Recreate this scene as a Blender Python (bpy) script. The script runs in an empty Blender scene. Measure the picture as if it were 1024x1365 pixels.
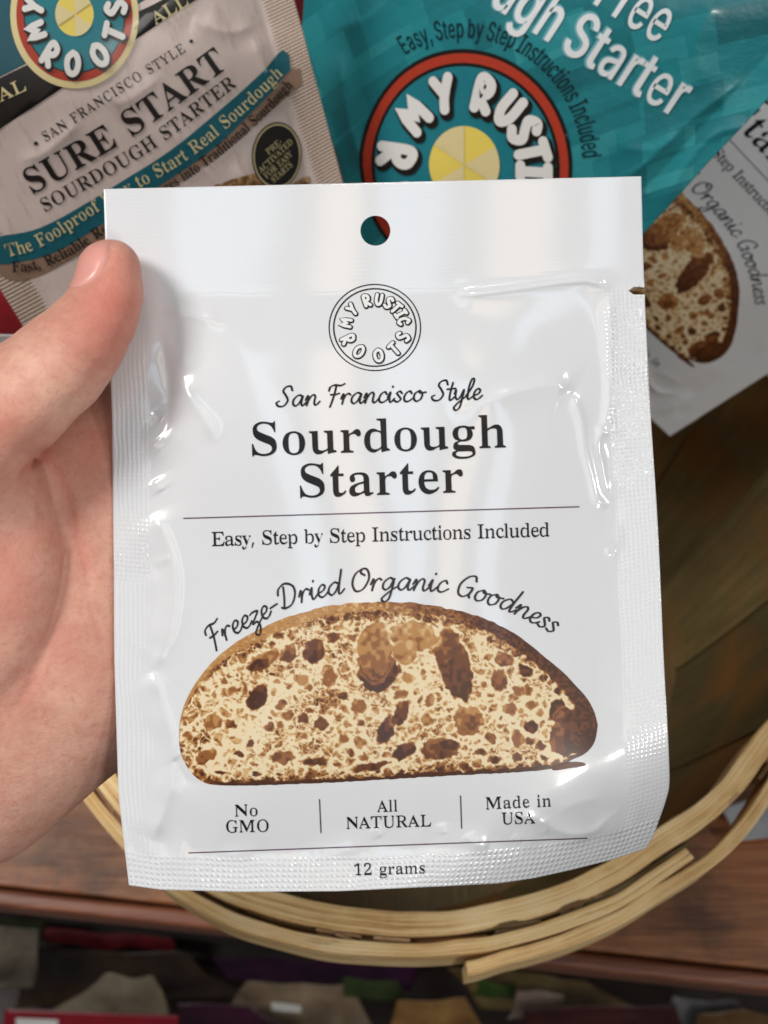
import bpy, math, random
import numpy as np
from mathutils import Matrix, Vector
from mathutils.geometry import delaunay_2d_cdt

# ------------------------------------------------------------------ camera, world, lamps, exposure
SC = bpy.context.scene
COL = SC.collection
F = 1500.0                       # focal length in photograph pixels (photo 1024 x 1365)
CX, CY = 512.0, 682.5
PITCH = math.radians(61)
CAM = np.array([0.0, 0.0, 0.54])
RIGHT = np.array([1.0, 0, 0])
UP = np.array([0, math.sin(PITCH), math.cos(PITCH)])
FWD = np.array([0, math.cos(PITCH), -math.sin(PITCH)])
D0 = 0.21                        # distance of the held sachet
MM = D0 / F                      # one photo pixel at the sachet, in metres

cam_data = bpy.data.cameras.new('camera')
cam_data.sensor_fit = 'VERTICAL'
cam_data.sensor_height = 24.0
cam_data.lens = F * 24.0 / 1365.0
cam_data.clip_start = 0.01
cam_data.clip_end = 20
cam_data.dof.use_dof = True
cam_data.dof.focus_distance = 0.227
cam_data.dof.aperture_fstop = 15.5
cam = bpy.data.objects.new('camera', cam_data)
COL.objects.link(cam)
cam.location = CAM
cam.rotation_euler = (math.pi / 2 - PITCH, 0, 0)
SC.camera = cam

world = bpy.data.worlds.new('World')
SC.world = world
world.use_nodes = True
world.node_tree.nodes['Background'].inputs[0].default_value = (0.92, 0.95, 1.0, 1)
world.node_tree.nodes['Background'].inputs[1].default_value = 0.07

def lamp(name, loc, target, power, sx, sy, color):
    d = bpy.data.lights.new(name, 'AREA')
    d.shape = 'RECTANGLE'
    d.size, d.size_y = sx, sy
    d.energy = power
    d.color = color
    o = bpy.data.objects.new(name, d)
    COL.objects.link(o)
    o.location = loc
    v = Vector(target) - Vector(loc)
    o.rotation_euler = v.to_track_quat('-Z', 'Y').to_euler()
    return o

TGT = (0.0, 0.1, 0.34)
lamp('ceiling_lamp', (-1.08, 0.12, 1.8), TGT, 21, 0.5, 0.5, (1.0, 0.97, 0.93))
lamp('rim_fill_light', (0.66, -1.02, 1.06), TGT, 3.8, 0.22, 0.16, (1.0, 0.96, 0.90))  # unseen low fill, added to brighten the basket rim and shelf front
lamp('glint_light', (0.96, 0.21, 1.62), TGT, 1.2, 0.10, 0.14, (1.0, 0.98, 0.95))  # this and the next two: small unseen lights added for glints on film creases
lamp('glint_light', (1.08, -0.40, 1.25), TGT, 2.0, 0.10, 0.14, (1.0, 0.98, 0.95))
lamp('glint_light', (-0.04, 0.62, 1.85), TGT, 2.0, 0.20, 0.09, (1.0, 0.98, 0.95))
# tinted strip lights added out of view: their soft reflections stripe the glossy film
for sx_, wd_, pw_, tint_ in ((-0.27, 0.10, 0.55, (0.62, 0.82, 1.0)), (-0.11, 0.09, 0.55, (1.0, 0.74, 0.50)), (0.03, 0.10, 0.55, (0.62, 0.82, 1.0)),
                             (0.19, 0.10, 0.55, (1.0, 0.74, 0.50)), (0.35, 0.09, 0.5, (0.64, 0.82, 1.0))):
    lamp('film_strip_light', (sx_, -0.577, 1.58), (sx_, 0.102, 0.356), pw_, wd_, 1.3, tint_)

SC.view_settings.view_transform = 'Standard'
SC.view_settings.look = 'None'
SC.view_settings.exposure = 0.17
SC.view_settings.gamma = 1.0
SC.view_settings.use_curve_mapping = False
SC.cycles.use_denoising = True
SC.cycles.max_bounces = 8

# ------------------------------------------------------------------ helpers
def lin(r, g, b):
    """sRGB 0-255 to linear"""
    f = lambda c: ((c / 255.0) / 12.92 if c / 255.0 <= 0.04045 else ((c / 255.0 + 0.055) / 1.055) ** 2.4)
    return (f(r), f(g), f(b))

def unproj(x, y, d):
    """photo pixel + distance along the view axis -> world"""
    x, y, d = np.broadcast_arrays(np.asarray(x, float), np.asarray(y, float), np.asarray(d, float))
    X = (x - CX) / F * d
    Y = (CY - y) / F * d
    return CAM + X[..., None] * RIGHT + Y[..., None] * UP + d[..., None] * FWD

def campt(x, y, d):
    """same, in camera axes (right, down, forward)"""
    x, y, d = np.broadcast_arrays(np.asarray(x, float), np.asarray(y, float), np.asarray(d, float))
    return np.stack([(x - CX) / F * d, (y - CY) / F * d, d], -1)

CAM_M = Matrix(((1, 0, 0, 0),
                (0, -UP[1], FWD[1], 0),
                (0, -UP[2], FWD[2], CAM[2]),
                (0, 0, 0, 1)))   # camera axes -> world

def mesh_obj(name, verts, faces, mat=None, parent=None, smooth=True, cols=None, uvs=None, attrs=None):
    me = bpy.data.meshes.new(name)
    verts = np.asarray(verts, float).reshape(-1, 3)
    if isinstance(faces, np.ndarray):
        n, k = faces.shape
        me.vertices.add(len(verts))
        me.vertices.foreach_set('co', verts.ravel())
        me.loops.add(n * k)
        me.loops.foreach_set('vertex_index', faces.ravel().astype(np.int32))
        me.polygons.add(n)
        me.polygons.foreach_set('loop_start', (np.arange(n) * k).astype(np.int32))
        me.update(calc_edges=True)
    else:
        me.from_pydata([tuple(v) for v in verts], [], faces)
        me.update()
    me.validate()
    if smooth:
        me.polygons.foreach_set('use_smooth', np.ones(len(me.polygons), bool))
    if uvs is not None:
        uv = me.uv_layers.new(name='uv')
        idx = np.empty(len(me.loops), np.int32)
        me.loops.foreach_get('vertex_index', idx)
        uv.data.foreach_set('uv', np.asarray(uvs, float)[idx].ravel())
    if cols is not None:
        a = me.color_attributes.new('Col', 'FLOAT_COLOR', 'POINT')
        c = np.ones((len(verts), 4)); c[:, :3] = cols
        a.data.foreach_set('color', c.ravel())
    for k, v in (attrs or {}).items():
        a = me.attributes.new(k, 'FLOAT', 'POINT')
        a.data.foreach_set('value', np.asarray(v, float).ravel())
    if mat is not None:
        me.materials.append(mat)
    o = bpy.data.objects.new(name, me)
    COL.objects.link(o)
    if parent is not None:
        o.parent = parent
    return o

def tag(o, label=None, cat=None, group=None, kind=None):
    for k, v in (('label', label), ('category', cat), ('group', group), ('kind', kind)):
        if v is not None:
            o[k] = v
    return o

def empty(name, matrix=None):
    o = bpy.data.objects.new(name, None)
    COL.objects.link(o)
    if matrix is not None:
        o.matrix_world = matrix
    return o

def grid_faces(nu, nv, off=0, flip=False):
    i = np.arange(nv - 1)[:, None] * nu + np.arange(nu - 1)[None, :]
    q = np.stack([i, i + 1, i + nu + 1, i + nu], -1).reshape(-1, 4) + off
    return q[:, ::-1] if flip else q

def sm(e0, e1, x):
    t = np.clip((x - e0) / (e1 - e0), 0, 1)
    return t * t * (3 - 2 * t)

def smin(a, b, k):
    h = np.clip(0.5 + 0.5 * (b - a) / k, 0, 1)
    return b + (a - b) * h - k * h * (1 - h)

class VNoise:
    """smooth 2-D value noise"""
    def __init__(self, seed):
        self.g = np.random.RandomState(seed).rand(256, 256)
    def __call__(self, x, y):
        xi = np.floor(x).astype(int); yi = np.floor(y).astype(int)
        fx = x - xi; fy = y - yi
        fx = fx * fx * (3 - 2 * fx); fy = fy * fy * (3 - 2 * fy)
        g = self.g
        a = g[xi % 256, yi % 256]; b = g[(xi + 1) % 256, yi % 256]
        c = g[xi % 256, (yi + 1) % 256]; d = g[(xi + 1) % 256, (yi + 1) % 256]
        return (a * (1 - fx) + b * fx) * (1 - fy) + (c * (1 - fx) + d * fx) * fy
    def fbm(self, x, y, n=4):
        s = 0; a = 0.5; t = 0
        for k in range(n):
            s = s + a * self(x * 2 ** k + 17.3 * k, y * 2 ** k + 5.1 * k); t += a; a *= 0.5
        return s / t

def catmull(P, n=12, closed=False):
    P = [np.asarray(p, float) for p in P]
    out = []
    N = len(P)
    segs = N if closed else N - 1
    for i in range(segs):
        if closed:
            p0, p1, p2, p3 = P[(i - 1) % N], P[i], P[(i + 1) % N], P[(i + 2) % N]
        else:
            p1, p2 = P[i], P[i + 1]
            p0 = P[i - 1] if i > 0 else 2 * p1 - p2
            p3 = P[i + 2] if i + 2 < N else 2 * p2 - p1
        for k in range(n):
            t = k / n
            out.append(0.5 * ((2 * p1) + (p2 - p0) * t + (2 * p0 - 5 * p1 + 4 * p2 - p3) * t * t
                              + (3 * p1 - p0 - 3 * p2 + p3) * t ** 3))
    if not closed:
        out.append(P[-1])
    return np.array(out)

def seg_dist(x, y, P):
    """distance from points to a polyline, and the arc fraction of the nearest point"""
    P = np.asarray(P, float)
    L = np.r_[0, np.cumsum(np.hypot(*np.diff(P, axis=0).T))]
    best = np.full(np.shape(x), 1e9); tt = np.zeros(np.shape(x))
    for i in range(len(P) - 1):
        d = P[i + 1] - P[i]; n2 = d @ d
        if n2 < 1e-12:
            continue
        t = np.clip(((x - P[i, 0]) * d[0] + (y - P[i, 1]) * d[1]) / n2, 0, 1)
        q = np.hypot(x - P[i, 0] - t * d[0], y - P[i, 1] - t * d[1])
        m = q < best
        best = np.where(m, q, best)
        tt = np.where(m, (L[i] + t * (L[i + 1] - L[i])) / L[-1], tt)
    return best, tt

# ------------------------------------------------------------------ node material helpers
class NT:
    def __init__(self, name):
        self.m = bpy.data.materials.new(name)
        self.m.use_nodes = True
        self.t = self.m.node_tree
        self.b = self.t.nodes['Principled BSDF']
        self.out = self.t.nodes['Material Output']
    def n(self, typ, **kw):
        nd = self.t.nodes.new(typ)
        for k, v in kw.items():
            if k.startswith('i_'):
                key = k[2:]
                key = int(key) if key.isdigit() else key.replace('_', ' ')
                self.put(nd.inputs[key], v)
            else:
                setattr(nd, k, v)
        return nd
    def put(self, sock, v):
        if isinstance(v, bpy.types.NodeSocket):
            self.t.links.new(v, sock)
        elif isinstance(v, bpy.types.Node):
            self.t.links.new(v.outputs[0], sock)
        else:
            if isinstance(v, (tuple, list)) and len(v) == 3 and sock.type == 'RGBA':
                v = (*v, 1)
            sock.default_value = v
    def math(self, op, a, b=0.0, c=None):
        nd = self.t.nodes.new('ShaderNodeMath'); nd.operation = op
        self.put(nd.inputs[0], a); self.put(nd.inputs[1], b)
        if c is not None:
            self.put(nd.inputs[2], c)
        return nd.outputs[0]
    def mix(self, fac, a, b, blend='MIX'):
        nd = self.t.nodes.new('ShaderNodeMix'); nd.data_type = 'RGBA'; nd.blend_type = blend
        self.put(nd.inputs[0], fac); self.put(nd.inputs[6], a); self.put(nd.inputs[7], b)
        return nd.outputs[2]
    def ramp(self, fac, stops):
        nd = self.t.nodes.new('ShaderNodeValToRGB')
        self.put(nd.inputs[0], fac)
        cr = nd.color_ramp
        while len(cr.elements) < len(stops):
            cr.elements.new(0.5)
        for e, (p, c) in zip(cr.elements, stops):
            e.position = p; e.color = (*c, 1) if len(c) == 3 else c
        return nd.outputs[0]
    def noise(self, vec, scale, detail=4, rough=0.55, dist=0.0):
        nd = self.t.nodes.new('ShaderNodeTexNoise')
        if vec is not None:
            self.put(nd.inputs['Vector'], vec)
        nd.inputs['Scale'].default_value = scale
        nd.inputs['Detail'].default_value = detail
        nd.inputs['Roughness'].default_value = rough
        nd.inputs['Distortion'].default_value = dist
        return nd.outputs[0]
    def obj(self):
        return self.n('ShaderNodeTexCoord').outputs['Object']
    def uv(self):
        return self.n('ShaderNodeTexCoord').outputs['UV']
    def map(self, vec, scale=(1, 1, 1), rot=(0, 0, 0), loc=(0, 0, 0)):
        nd = self.n('ShaderNodeMapping')
        self.put(nd.inputs['Vector'], vec)
        nd.inputs['Scale'].default_value = scale
        nd.inputs['Rotation'].default_value = rot
        nd.inputs['Location'].default_value = loc
        return nd.outputs[0]
    def attr(self, name):
        return self.n('ShaderNodeAttribute', attribute_name=name)
    def bump(self, height, strength=1.0, dist=0.001, normal=None):
        nd = self.n('ShaderNodeBump')
        self.put(nd.inputs['Height'], height)
        nd.inputs['Strength'].default_value = strength
        nd.inputs['Distance'].default_value = dist
        if normal is not None:
            self.put(nd.inputs['Normal'], normal)
        return nd.outputs[0]
    def set(self, **kw):
        for k, v in kw.items():
            self.put(self.b.inputs[k.replace('_', ' ')], v)
        return self.m

def film_ink(name, rgb, rough=0.32, coat=0.5, coat_rough=0.1, spec=0.25, nscale=900, var=0.12):
    m = NT(name)
    n = m.noise(m.obj(), nscale, 3)
    c = m.mix(m.math('MULTIPLY', n, var), rgb, tuple(min(1, x * 1.6 + 0.02) for x in rgb))
    return m.set(Base_Color=c, Roughness=rough, Coat_Weight=coat, Coat_Roughness=coat_rough, Specular_IOR_Level=spec)

# ------------------------------------------------------------------ lettering
def parse_font(s, cap):
    d = {}
    for g in s.split('|'):
        c, rest = g[0], g[1:]
        parts = rest.split(';')
        cont = []
        for q in parts[1:]:
            v = np.array([float(k) for k in q.split(',')]).reshape(-1, 2)
            cont.append(v / cap)
        d[c] = (float(parts[0]) / cap, cont)
    return d

def reshape_font(font, thin, hair, ymore, cap_t, xs=1.0):
    """even out the stroke contrast: thick stems lose width sideways, thin bars gain a little height"""
    out = {}
    for ch, (adv, conts) in font.items():
        areas = [0.5 * np.sum(P[:, 0] * np.roll(P[:, 1], -1) - np.roll(P[:, 0], -1) * P[:, 1]) for P in conts]
        sgn = np.sign(areas[int(np.argmax(np.abs(areas)))])
        A = np.concatenate(conts); B = np.concatenate([np.roll(P, -1, 0) for P in conts])
        new = []
        for P in conts:
            n = len(P)
            E = np.roll(P, -1, 0) - P
            L = np.maximum(np.hypot(*E.T), 1e-9)
            N = np.stack([E[:, 1], -E[:, 0]], 1) / L[:, None] * sgn     # outward
            T = np.zeros(n)
            for i in range(n):
                mid = P[i] + 0.5 * E[i]
                if abs(N[i, 0]) < 0.05:
                    T[i] = cap_t; continue
                s = -np.sign(N[i, 0])
                y = mid[1] + 1e-5
                hit = (A[:, 1] > y) != (B[:, 1] > y)
                a, b = A[hit], B[hit]
                X = a[:, 0] + (y - a[:, 1]) / (b[:, 1] - a[:, 1]) * (b[:, 0] - a[:, 0])
                dd = (X - mid[0]) * s
                dd = dd[dd > 1e-4]
                T[i] = min(dd.min(), cap_t) if len(dd) else cap_t
            Q = P.copy()
            for i in range(n):
                e = (i - 1) % n
                k = i if abs(N[i, 0]) >= abs(N[e, 0]) else e
                tn = hair + (T[k] - hair) * thin if T[k] > hair else T[k]
                Q[i, 0] -= N[k, 0] * (T[k] - tn) / 2
                k = i if abs(N[i, 1]) >= abs(N[e, 1]) else e
                if abs(N[k, 1]) > 0.5:
                    Q[i, 1] += N[k, 1] * ymore
            Q[:, 0] *= xs
            new.append(Q)
        out[ch] = (adv * xs, new)
    return out

def embolden(font, dx, dy):
    out = {}
    for ch, (adv, conts) in font.items():
        areas = [0.5 * np.sum(P[:, 0] * np.roll(P[:, 1], -1) - np.roll(P[:, 0], -1) * P[:, 1]) for P in conts]
        sgn = np.sign(areas[int(np.argmax(np.abs(areas)))])
        new = []
        k = 0.3 if ch == 'e' else 0.55 if ch in 'as' else 1.0
        for P in conts:
            E = np.roll(P, -1, 0) - P
            E = E / np.maximum(np.hypot(*E.T), 1e-9)[:, None]
            N = np.stack([E[:, 1], -E[:, 0]], 1) * sgn
            M = N + np.roll(N, 1, 0)
            M /= np.maximum(np.hypot(*M.T), 1e-6)[:, None]
            new.append(P + M * [dx * k, dy * k])
        out[ch] = (adv + dx * 1.2, new)
    return out

def area2(P):
    return 0.5 * np.sum(P[:, 0] * np.roll(P[:, 1], -1) - np.roll(P[:, 0], -1) * P[:, 1])

def in_poly(p, P):
    a, b = P, np.roll(P, -1, 0)
    c = ((a[:, 1] > p[1]) != (b[:, 1] > p[1])) & (p[0] < (b[:, 0] - a[:, 0]) * (p[1] - a[:, 1]) / (b[:, 1] - a[:, 1] + 1e-12) + a[:, 0])
    return c.sum() % 2 == 1

def tri_shape(conts, spacing):
    P = np.concatenate(conts)
    faces = []; k = 0
    for c in conts:
        faces.append(list(range(k, k + len(c)))); k += len(c)
    lo, hi = P.min(0), P.max(0)
    if spacing:
        xs = np.arange(lo[0] + spacing / 2, hi[0], spacing); ys = np.arange(lo[1] + spacing / 2, hi[1], spacing)
        if len(xs) and len(ys):
            P = np.concatenate([P, np.stack(np.meshgrid(xs, ys), -1).reshape(-1, 2)])
    r = delaunay_2d_cdt([Vector(p) for p in P], [], faces, 2, 1e-6)
    return np.array([tuple(v) for v in r[0]]), [list(f) for f in r[2]]

def tri_glyph(conts, spacing):
    """outer contours that overlap are filled one by one, each with its own holes"""
    ar = [area2(c) for c in conts]; sg = np.sign(ar[int(np.argmax(np.abs(ar)))])
    V, Fc, k = [], [], 0
    for c, a in zip(conts, ar):
        if a * sg <= 0: continue
        holes = [h for h, b in zip(conts, ar) if b * sg < 0 and in_poly(h.mean(0), c)]
        v, f = tri_shape([c] + holes, spacing)
        V.append(v); Fc += [[i + k for i in q] for q in f]; k += len(v)
    return np.concatenate(V), Fc

TRI = {}
def glyph_tris(fname, font, ch, spacing):
    key = (fname, ch, round(spacing, 3))
    if key not in TRI:
        TRI[key] = tri_glyph(font[ch][1], spacing) if font[ch][1] else None
    return TRI[key]

class Baseline:
    def __init__(self, pts):
        pts = [np.asarray(p, float) for p in pts]
        self.P = catmull(pts, 16) if len(pts) > 2 else np.array(pts)
        self.L = np.r_[0, np.cumsum(np.hypot(*np.diff(self.P, axis=0).T))]
        self.len = self.L[-1]
    def at(self, s):
        x = np.interp(s, self.L, self.P[:, 0]); y = np.interp(s, self.L, self.P[:, 1])
        e = self.len * 0.01 + 0.5
        a = np.array([np.interp(s - e, self.L, self.P[:, 0]), np.interp(s - e, self.L, self.P[:, 1])])
        b = np.array([np.interp(s + e, self.L, self.P[:, 0]), np.interp(s + e, self.L, self.P[:, 1])])
        t = b - a; t /= np.hypot(*t)
        return np.array([x, y]), t

def text_px(s, fname, font, base, cap, space=0.5, track=0.0, cell=10.0, slant=0.0):
    """lay a line of lettering along a baseline; returns vertices (photo px) and faces"""
    bl = Baseline(base)
    adv = [(space if c == ' ' else font[c][0]) + track for c in s]
    tot = sum(adv) - track
    sx = bl.len / tot
    V, Fc = [], []
    x = 0.0; k = 0
    for c, a in zip(s, adv):
        if c != ' ':
            g = glyph_tris(fname, font, c, cell / cap)
            if g:
                p, t = bl.at((x + a / 2) * sx)
                nrm = np.array([t[1], -t[0]])           # page up
                G = g[0]
                gx = (G[:, 0] - a / 2) * sx + slant * G[:, 1] * cap
                V.append(p + gx[:, None] * t + (G[:, 1] * cap)[:, None] * nrm)
                Fc += [[i + k for i in f] for f in g[1]]; k += len(G)
        x += a
    return np.concatenate(V), Fc

def ribbon(P, w, caps=4):
    """a flat stroke of varying width; P (n,2), w (n,)"""
    P = np.asarray(P, float); w = np.broadcast_to(np.asarray(w, float), (len(P),))
    T = np.gradient(P, axis=0); T /= np.maximum(np.hypot(*T.T), 1e-9)[:, None]
    N = np.stack([-T[:, 1], T[:, 0]], 1)
    n = len(P)
    V = np.concatenate([P + N * w[:, None] / 2, P - N * w[:, None] / 2])
    h = np.tile(np.linspace(0, 1, n), 2)
    Fc = [[i, i + 1, n + i + 1, n + i] for i in range(n - 1)]
    for end, sg in ((0, -1), (n - 1, 1)):
        base = len(V)
        a = np.linspace(-math.pi / 2, math.pi / 2, 2 * caps + 1)
        arc = P[end] + (sg * T[end] * np.cos(a)[:, None] + N[end] * np.sin(a)[:, None]) * w[end] / 2
        V = np.concatenate([V, P[end][None], arc]); h = np.r_[h, np.full(len(arc) + 1, h[end])]
        Fc += [[base, base + 1 + i, base + 2 + i] for i in range(2 * caps)]
    return V, Fc, h

# flowing brush script, written as pen strokes (x-height 1)
SCRIPT = {
 'a': (1.0, [[(.75,.88),(.45,1),(.14,.65),(.1,.22),(.3,0),(.56,.28),(.76,.92),(.7,.4),(.73,.07),(.86,.03),(1.08,.34)]]),
 'n': (.98, [[(-.02,.5),(.12,.92),(.17,.5),(.1,0)],[(.12,.25),(.34,.82),(.54,.98),(.66,.78),(.63,.3),(.69,.04),(.83,.05),(1.04,.34)]]),
 'r': (.66, [[(-.02,.5),(.12,.95),(.16,.5),(.1,0)],[(.12,.35),(.3,.82),(.48,.97),(.62,.86)]]),
 'c': (.72, [[(.6,.78),(.47,.99),(.22,.8),(.1,.38),(.2,.05),(.45,.03),(.78,.34)]]),
 'i': (.46, [[(-.02,.45),(.15,.95),(.12,.4),(.18,.04),(.3,.04),(.5,.34)],[(.26,1.42),(.28,1.5)]]),
 's': (.62, [[(.52,.82),(.36,1),(.17,.82),(.33,.54),(.48,.24),(.27,0),(.04,.12)]]),
 'o': (.84, [[(.42,1),(.13,.72),(.1,.25),(.3,0),(.6,.22),(.66,.72),(.42,1),(.52,.78),(.92,.84)]]),
 't': (.5, [[(.3,1.65),(.2,.8),(.18,.15),(.3,0),(.54,.3)],[(-.06,1.04),(.55,1.1)]]),
 'y': (.86, [[(-.0,.6),(.1,.95),(.1,.35),(.24,.05),(.44,.25),(.66,.95),(.6,.1),(.5,-.7),(.26,-.98),(.08,-.72),(.4,-.2),(.92,.34)]]),
 'l': (.46, [[(-.02,.3),(.36,1.2),(.46,1.85),(.3,1.95),(.15,1.3),(.12,.3),(.22,.02),(.5,.32)]]),
 'e': (.64, [[(.06,.36),(.4,.52),(.52,.84),(.34,1),(.13,.72),(.1,.25),(.28,0),(.5,.08),(.72,.36)]]),
 'z': (.72, [[(.04,.84),(.25,.96),(.58,.9),(.34,.5),(.08,.06),(.38,.1),(.5,-.35),(.32,-.95),(.1,-.75),(.36,-.25),(.84,.34)]]),
 'd': (1.02, [[(.72,.85),(.45,1),(.14,.65),(.1,.22),(.3,0),(.56,.28),(.78,1.0),(.9,1.95)],[(.9,1.95),(.77,.8),(.74,.1),(.87,.03),(1.1,.34)]]),
 'g': (.96, [[(.72,.85),(.45,1),(.14,.65),(.1,.22),(.3,.02),(.56,.3),(.74,.95),(.68,0),(.56,-.75),(.3,-.98),(.13,-.72),(.5,-.2),(1.06,.34)]]),
 'S': (1.05, [[(.98,1.5),(.84,1.88),(.5,1.82),(.34,1.45),(.55,1.05),(.74,.55),(.5,.05),(.12,.03),(-.06,.35),(.14,.52)]]),
 'F': (.98, [[(.52,1.78),(.44,.9),(.3,.1),(.22,-.25)],[(.02,1.3),(.1,1.66),(.42,1.83),(.82,1.76),(1.12,1.92)],[(.18,.92),(.5,.92),(.8,1.02)]]),
 'D': (1.25, [[(.42,1.68),(.34,.8),(.22,.04)],[(-.02,1.2),(.1,1.68),(.55,1.92),(1.02,1.5),(1.06,.8),(.74,.12),(.3,-.02),(.08,.12)]]),
 'O': (1.25, [[(.62,1.86),(.22,1.45),(.08,.7),(.34,.04),(.8,.2),(1.1,1.0),(.98,1.7),(.68,1.86),(.56,1.55),(.8,1.32)]]),
 'G': (1.2, [[(1.0,1.5),(.84,1.88),(.46,1.72),(.14,1.0),(.22,.22),(.56,0),(.88,.34),(.96,.86)],[(.62,.82),(.96,.86),(.9,.3),(.98,.05)]]),
 '-': (.72, [[(.08,.58),(.58,.64)]]),
}
def script_px(s, base, xh, wmin=0.10, wmax=0.19, space=0.45, slant=0.16, nib=math.radians(35)):
    bl = Baseline(base)
    adv = [space if c == ' ' else SCRIPT[c][0] for c in s]
    sx = bl.len / sum(adv)
    V, Fc, H = [], [], []
    x = 0; k = 0; lev = 0
    for c, a in zip(s, adv):
        if c != ' ':
            p, t = bl.at((x + a / 2) * sx)
            nrm = np.array([t[1], -t[0]])
            for st in SCRIPT[c][1]:
                Q = catmull(st, 9)
                gx = (Q[:, 0] - a / 2) * sx + slant * Q[:, 1] * xh
                R = p + gx[:, None] * t + (Q[:, 1] * xh)[:, None] * nrm
                Tn = np.gradient(Q, axis=0); an = np.arctan2(Tn[:, 1], Tn[:, 0] + slant * Tn[:, 1])
                w = (wmin + (wmax - wmin) * np.abs(np.sin(an - nib))) * xh
                v, f, h = ribbon(R, w)
                V.append(v); H.append(h * 0.15 + (lev % 3) * 0.2); lev += 1
                Fc += [[i + k for i in q] for q in f]; k += len(v)
        x += a
    return np.concatenate(V), Fc, np.concatenate(H)

# fat rounded letters of the emblem, as centre strokes in a unit box
BUB = {
 'M': (.95, [[(.05,.02),(.14,.98),(.45,.32),(.78,.98),(.88,.02)]]),
 'Y': (.75, [[(.02,.98),(.34,.48)],[(.72,.98),(.34,.42),(.2,.0)]]),
 'R': (.72, [[(.1,0),(.1,.98),(.5,.96),(.62,.74),(.48,.52),(.14,.46),(.64,.0)]]),
 'U': (.72, [[(.06,1),(.06,.35),(.32,0),(.6,.3),(.64,1)]]),
 'S': (.68, [[(.62,.86),(.36,1),(.08,.78),(.32,.52),(.6,.26),(.34,0),(.02,.12)]]),
 'T': (.72, [[(0,.94),(.68,1)],[(.34,.92),(.32,0)]]),
 'I': (.5, [[(.02,.98),(.46,1)],[(.24,.98),(.24,.02)],[(.0,.0),(.46,.02)]]),
 'C': (.7, [[(.62,.8),(.38,1),(.06,.66),(.08,.26),(.36,0),(.64,.16)]]),
 'O': (.82, [[(.4,1),(.1,.78),(.03,.45),(.15,.12),(.42,0),(.68,.15),(.78,.5),(.66,.86),(.4,1)]]),
}
def bubble_arc(ctr, rx, ry, rot, size, wid, rad_top=0.65, rad_bot=0.65, only=None):
    """the ring of letters round the emblem: list of (verts, faces, height)"""
    top = [('M', 168), ('Y', 137), ('R', 104), ('U', 80), ('S', 60), ('T', 42), ('I', 27), ('C', 11)]
    bot = [('R', 203), ('O', 236), ('O', 275), ('T', 309), ('S', 339)]
    V, Fc, H = [], [], []; k = 0; lev = 0
    for seq, rad, isTop in ((top, rad_top, True), (bot, rad_bot, False)):
        for c, a in seq:
            a = math.radians(a)
            cpt = np.array([math.cos(a), math.sin(a)]) * rad
            upv = np.array([math.cos(a), math.sin(a)]) * (1 if isTop else -1)
            rt = np.array([upv[1], -upv[0]])
            wd, strokes = BUB[c]
            s = size * (1.0 if isTop else 1.12)
            for st in strokes:
                Q = catmull(st, 8) if len(st) > 2 and c not in 'MY' else catmull(st, 2)
                R = cpt + ((Q[:, 0] - wd / 2)[:, None] * rt * 0.8 + (Q[:, 1] - 0.5)[:, None] * upv) * s
                v, f, h = ribbon(R, wid, 5)
                cr, sr = math.cos(rot), math.sin(rot)
                X = v[:, 0] * cr - v[:, 1] * sr; Y = v[:, 0] * sr + v[:, 1] * cr
                V.append(np.stack([ctr[0] + X * rx, ctr[1] - Y * ry], 1))
                H.append(h * 0.1 + (lev % 4) * 0.12); lev += 1
                Fc += [[i + k for i in q] for q in f]; k += len(v)
    return np.concatenate(V), Fc, np.concatenate(H)

def ellipse_px(ctr, rx, ry, n=72):
    a = np.linspace(0, 2 * math.pi, n, endpoint=False)
    return np.stack([ctr[0] + rx * np.cos(a), ctr[1] + ry * np.sin(a)], 1)

def ring_px(ctr, rx, ry, t0, t1, n=96, rows=2):
    a = np.linspace(0, 2 * math.pi, n, endpoint=False)
    V = []
    for r in np.linspace(t0, t1, rows):
        V.append(np.stack([ctr[0] + rx * r * np.cos(a), ctr[1] + ry * r * np.sin(a)], 1))
    Fc = []
    for j in range(rows - 1):
        Fc += [[j * n + i, j * n + (i + 1) % n, (j + 1) * n + (i + 1) % n, (j + 1) * n + i] for i in range(n)]
    return np.concatenate(V), Fc

def poly_px(P, spacing=12.0):
    return tri_glyph([np.asarray(P, float)], spacing)

def line_px(a, b, w, n=24):
    P = np.linspace(np.asarray(a, float), np.asarray(b, float), n)
    v, f, h = ribbon(P, w, 2)
    return v, f

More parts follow.
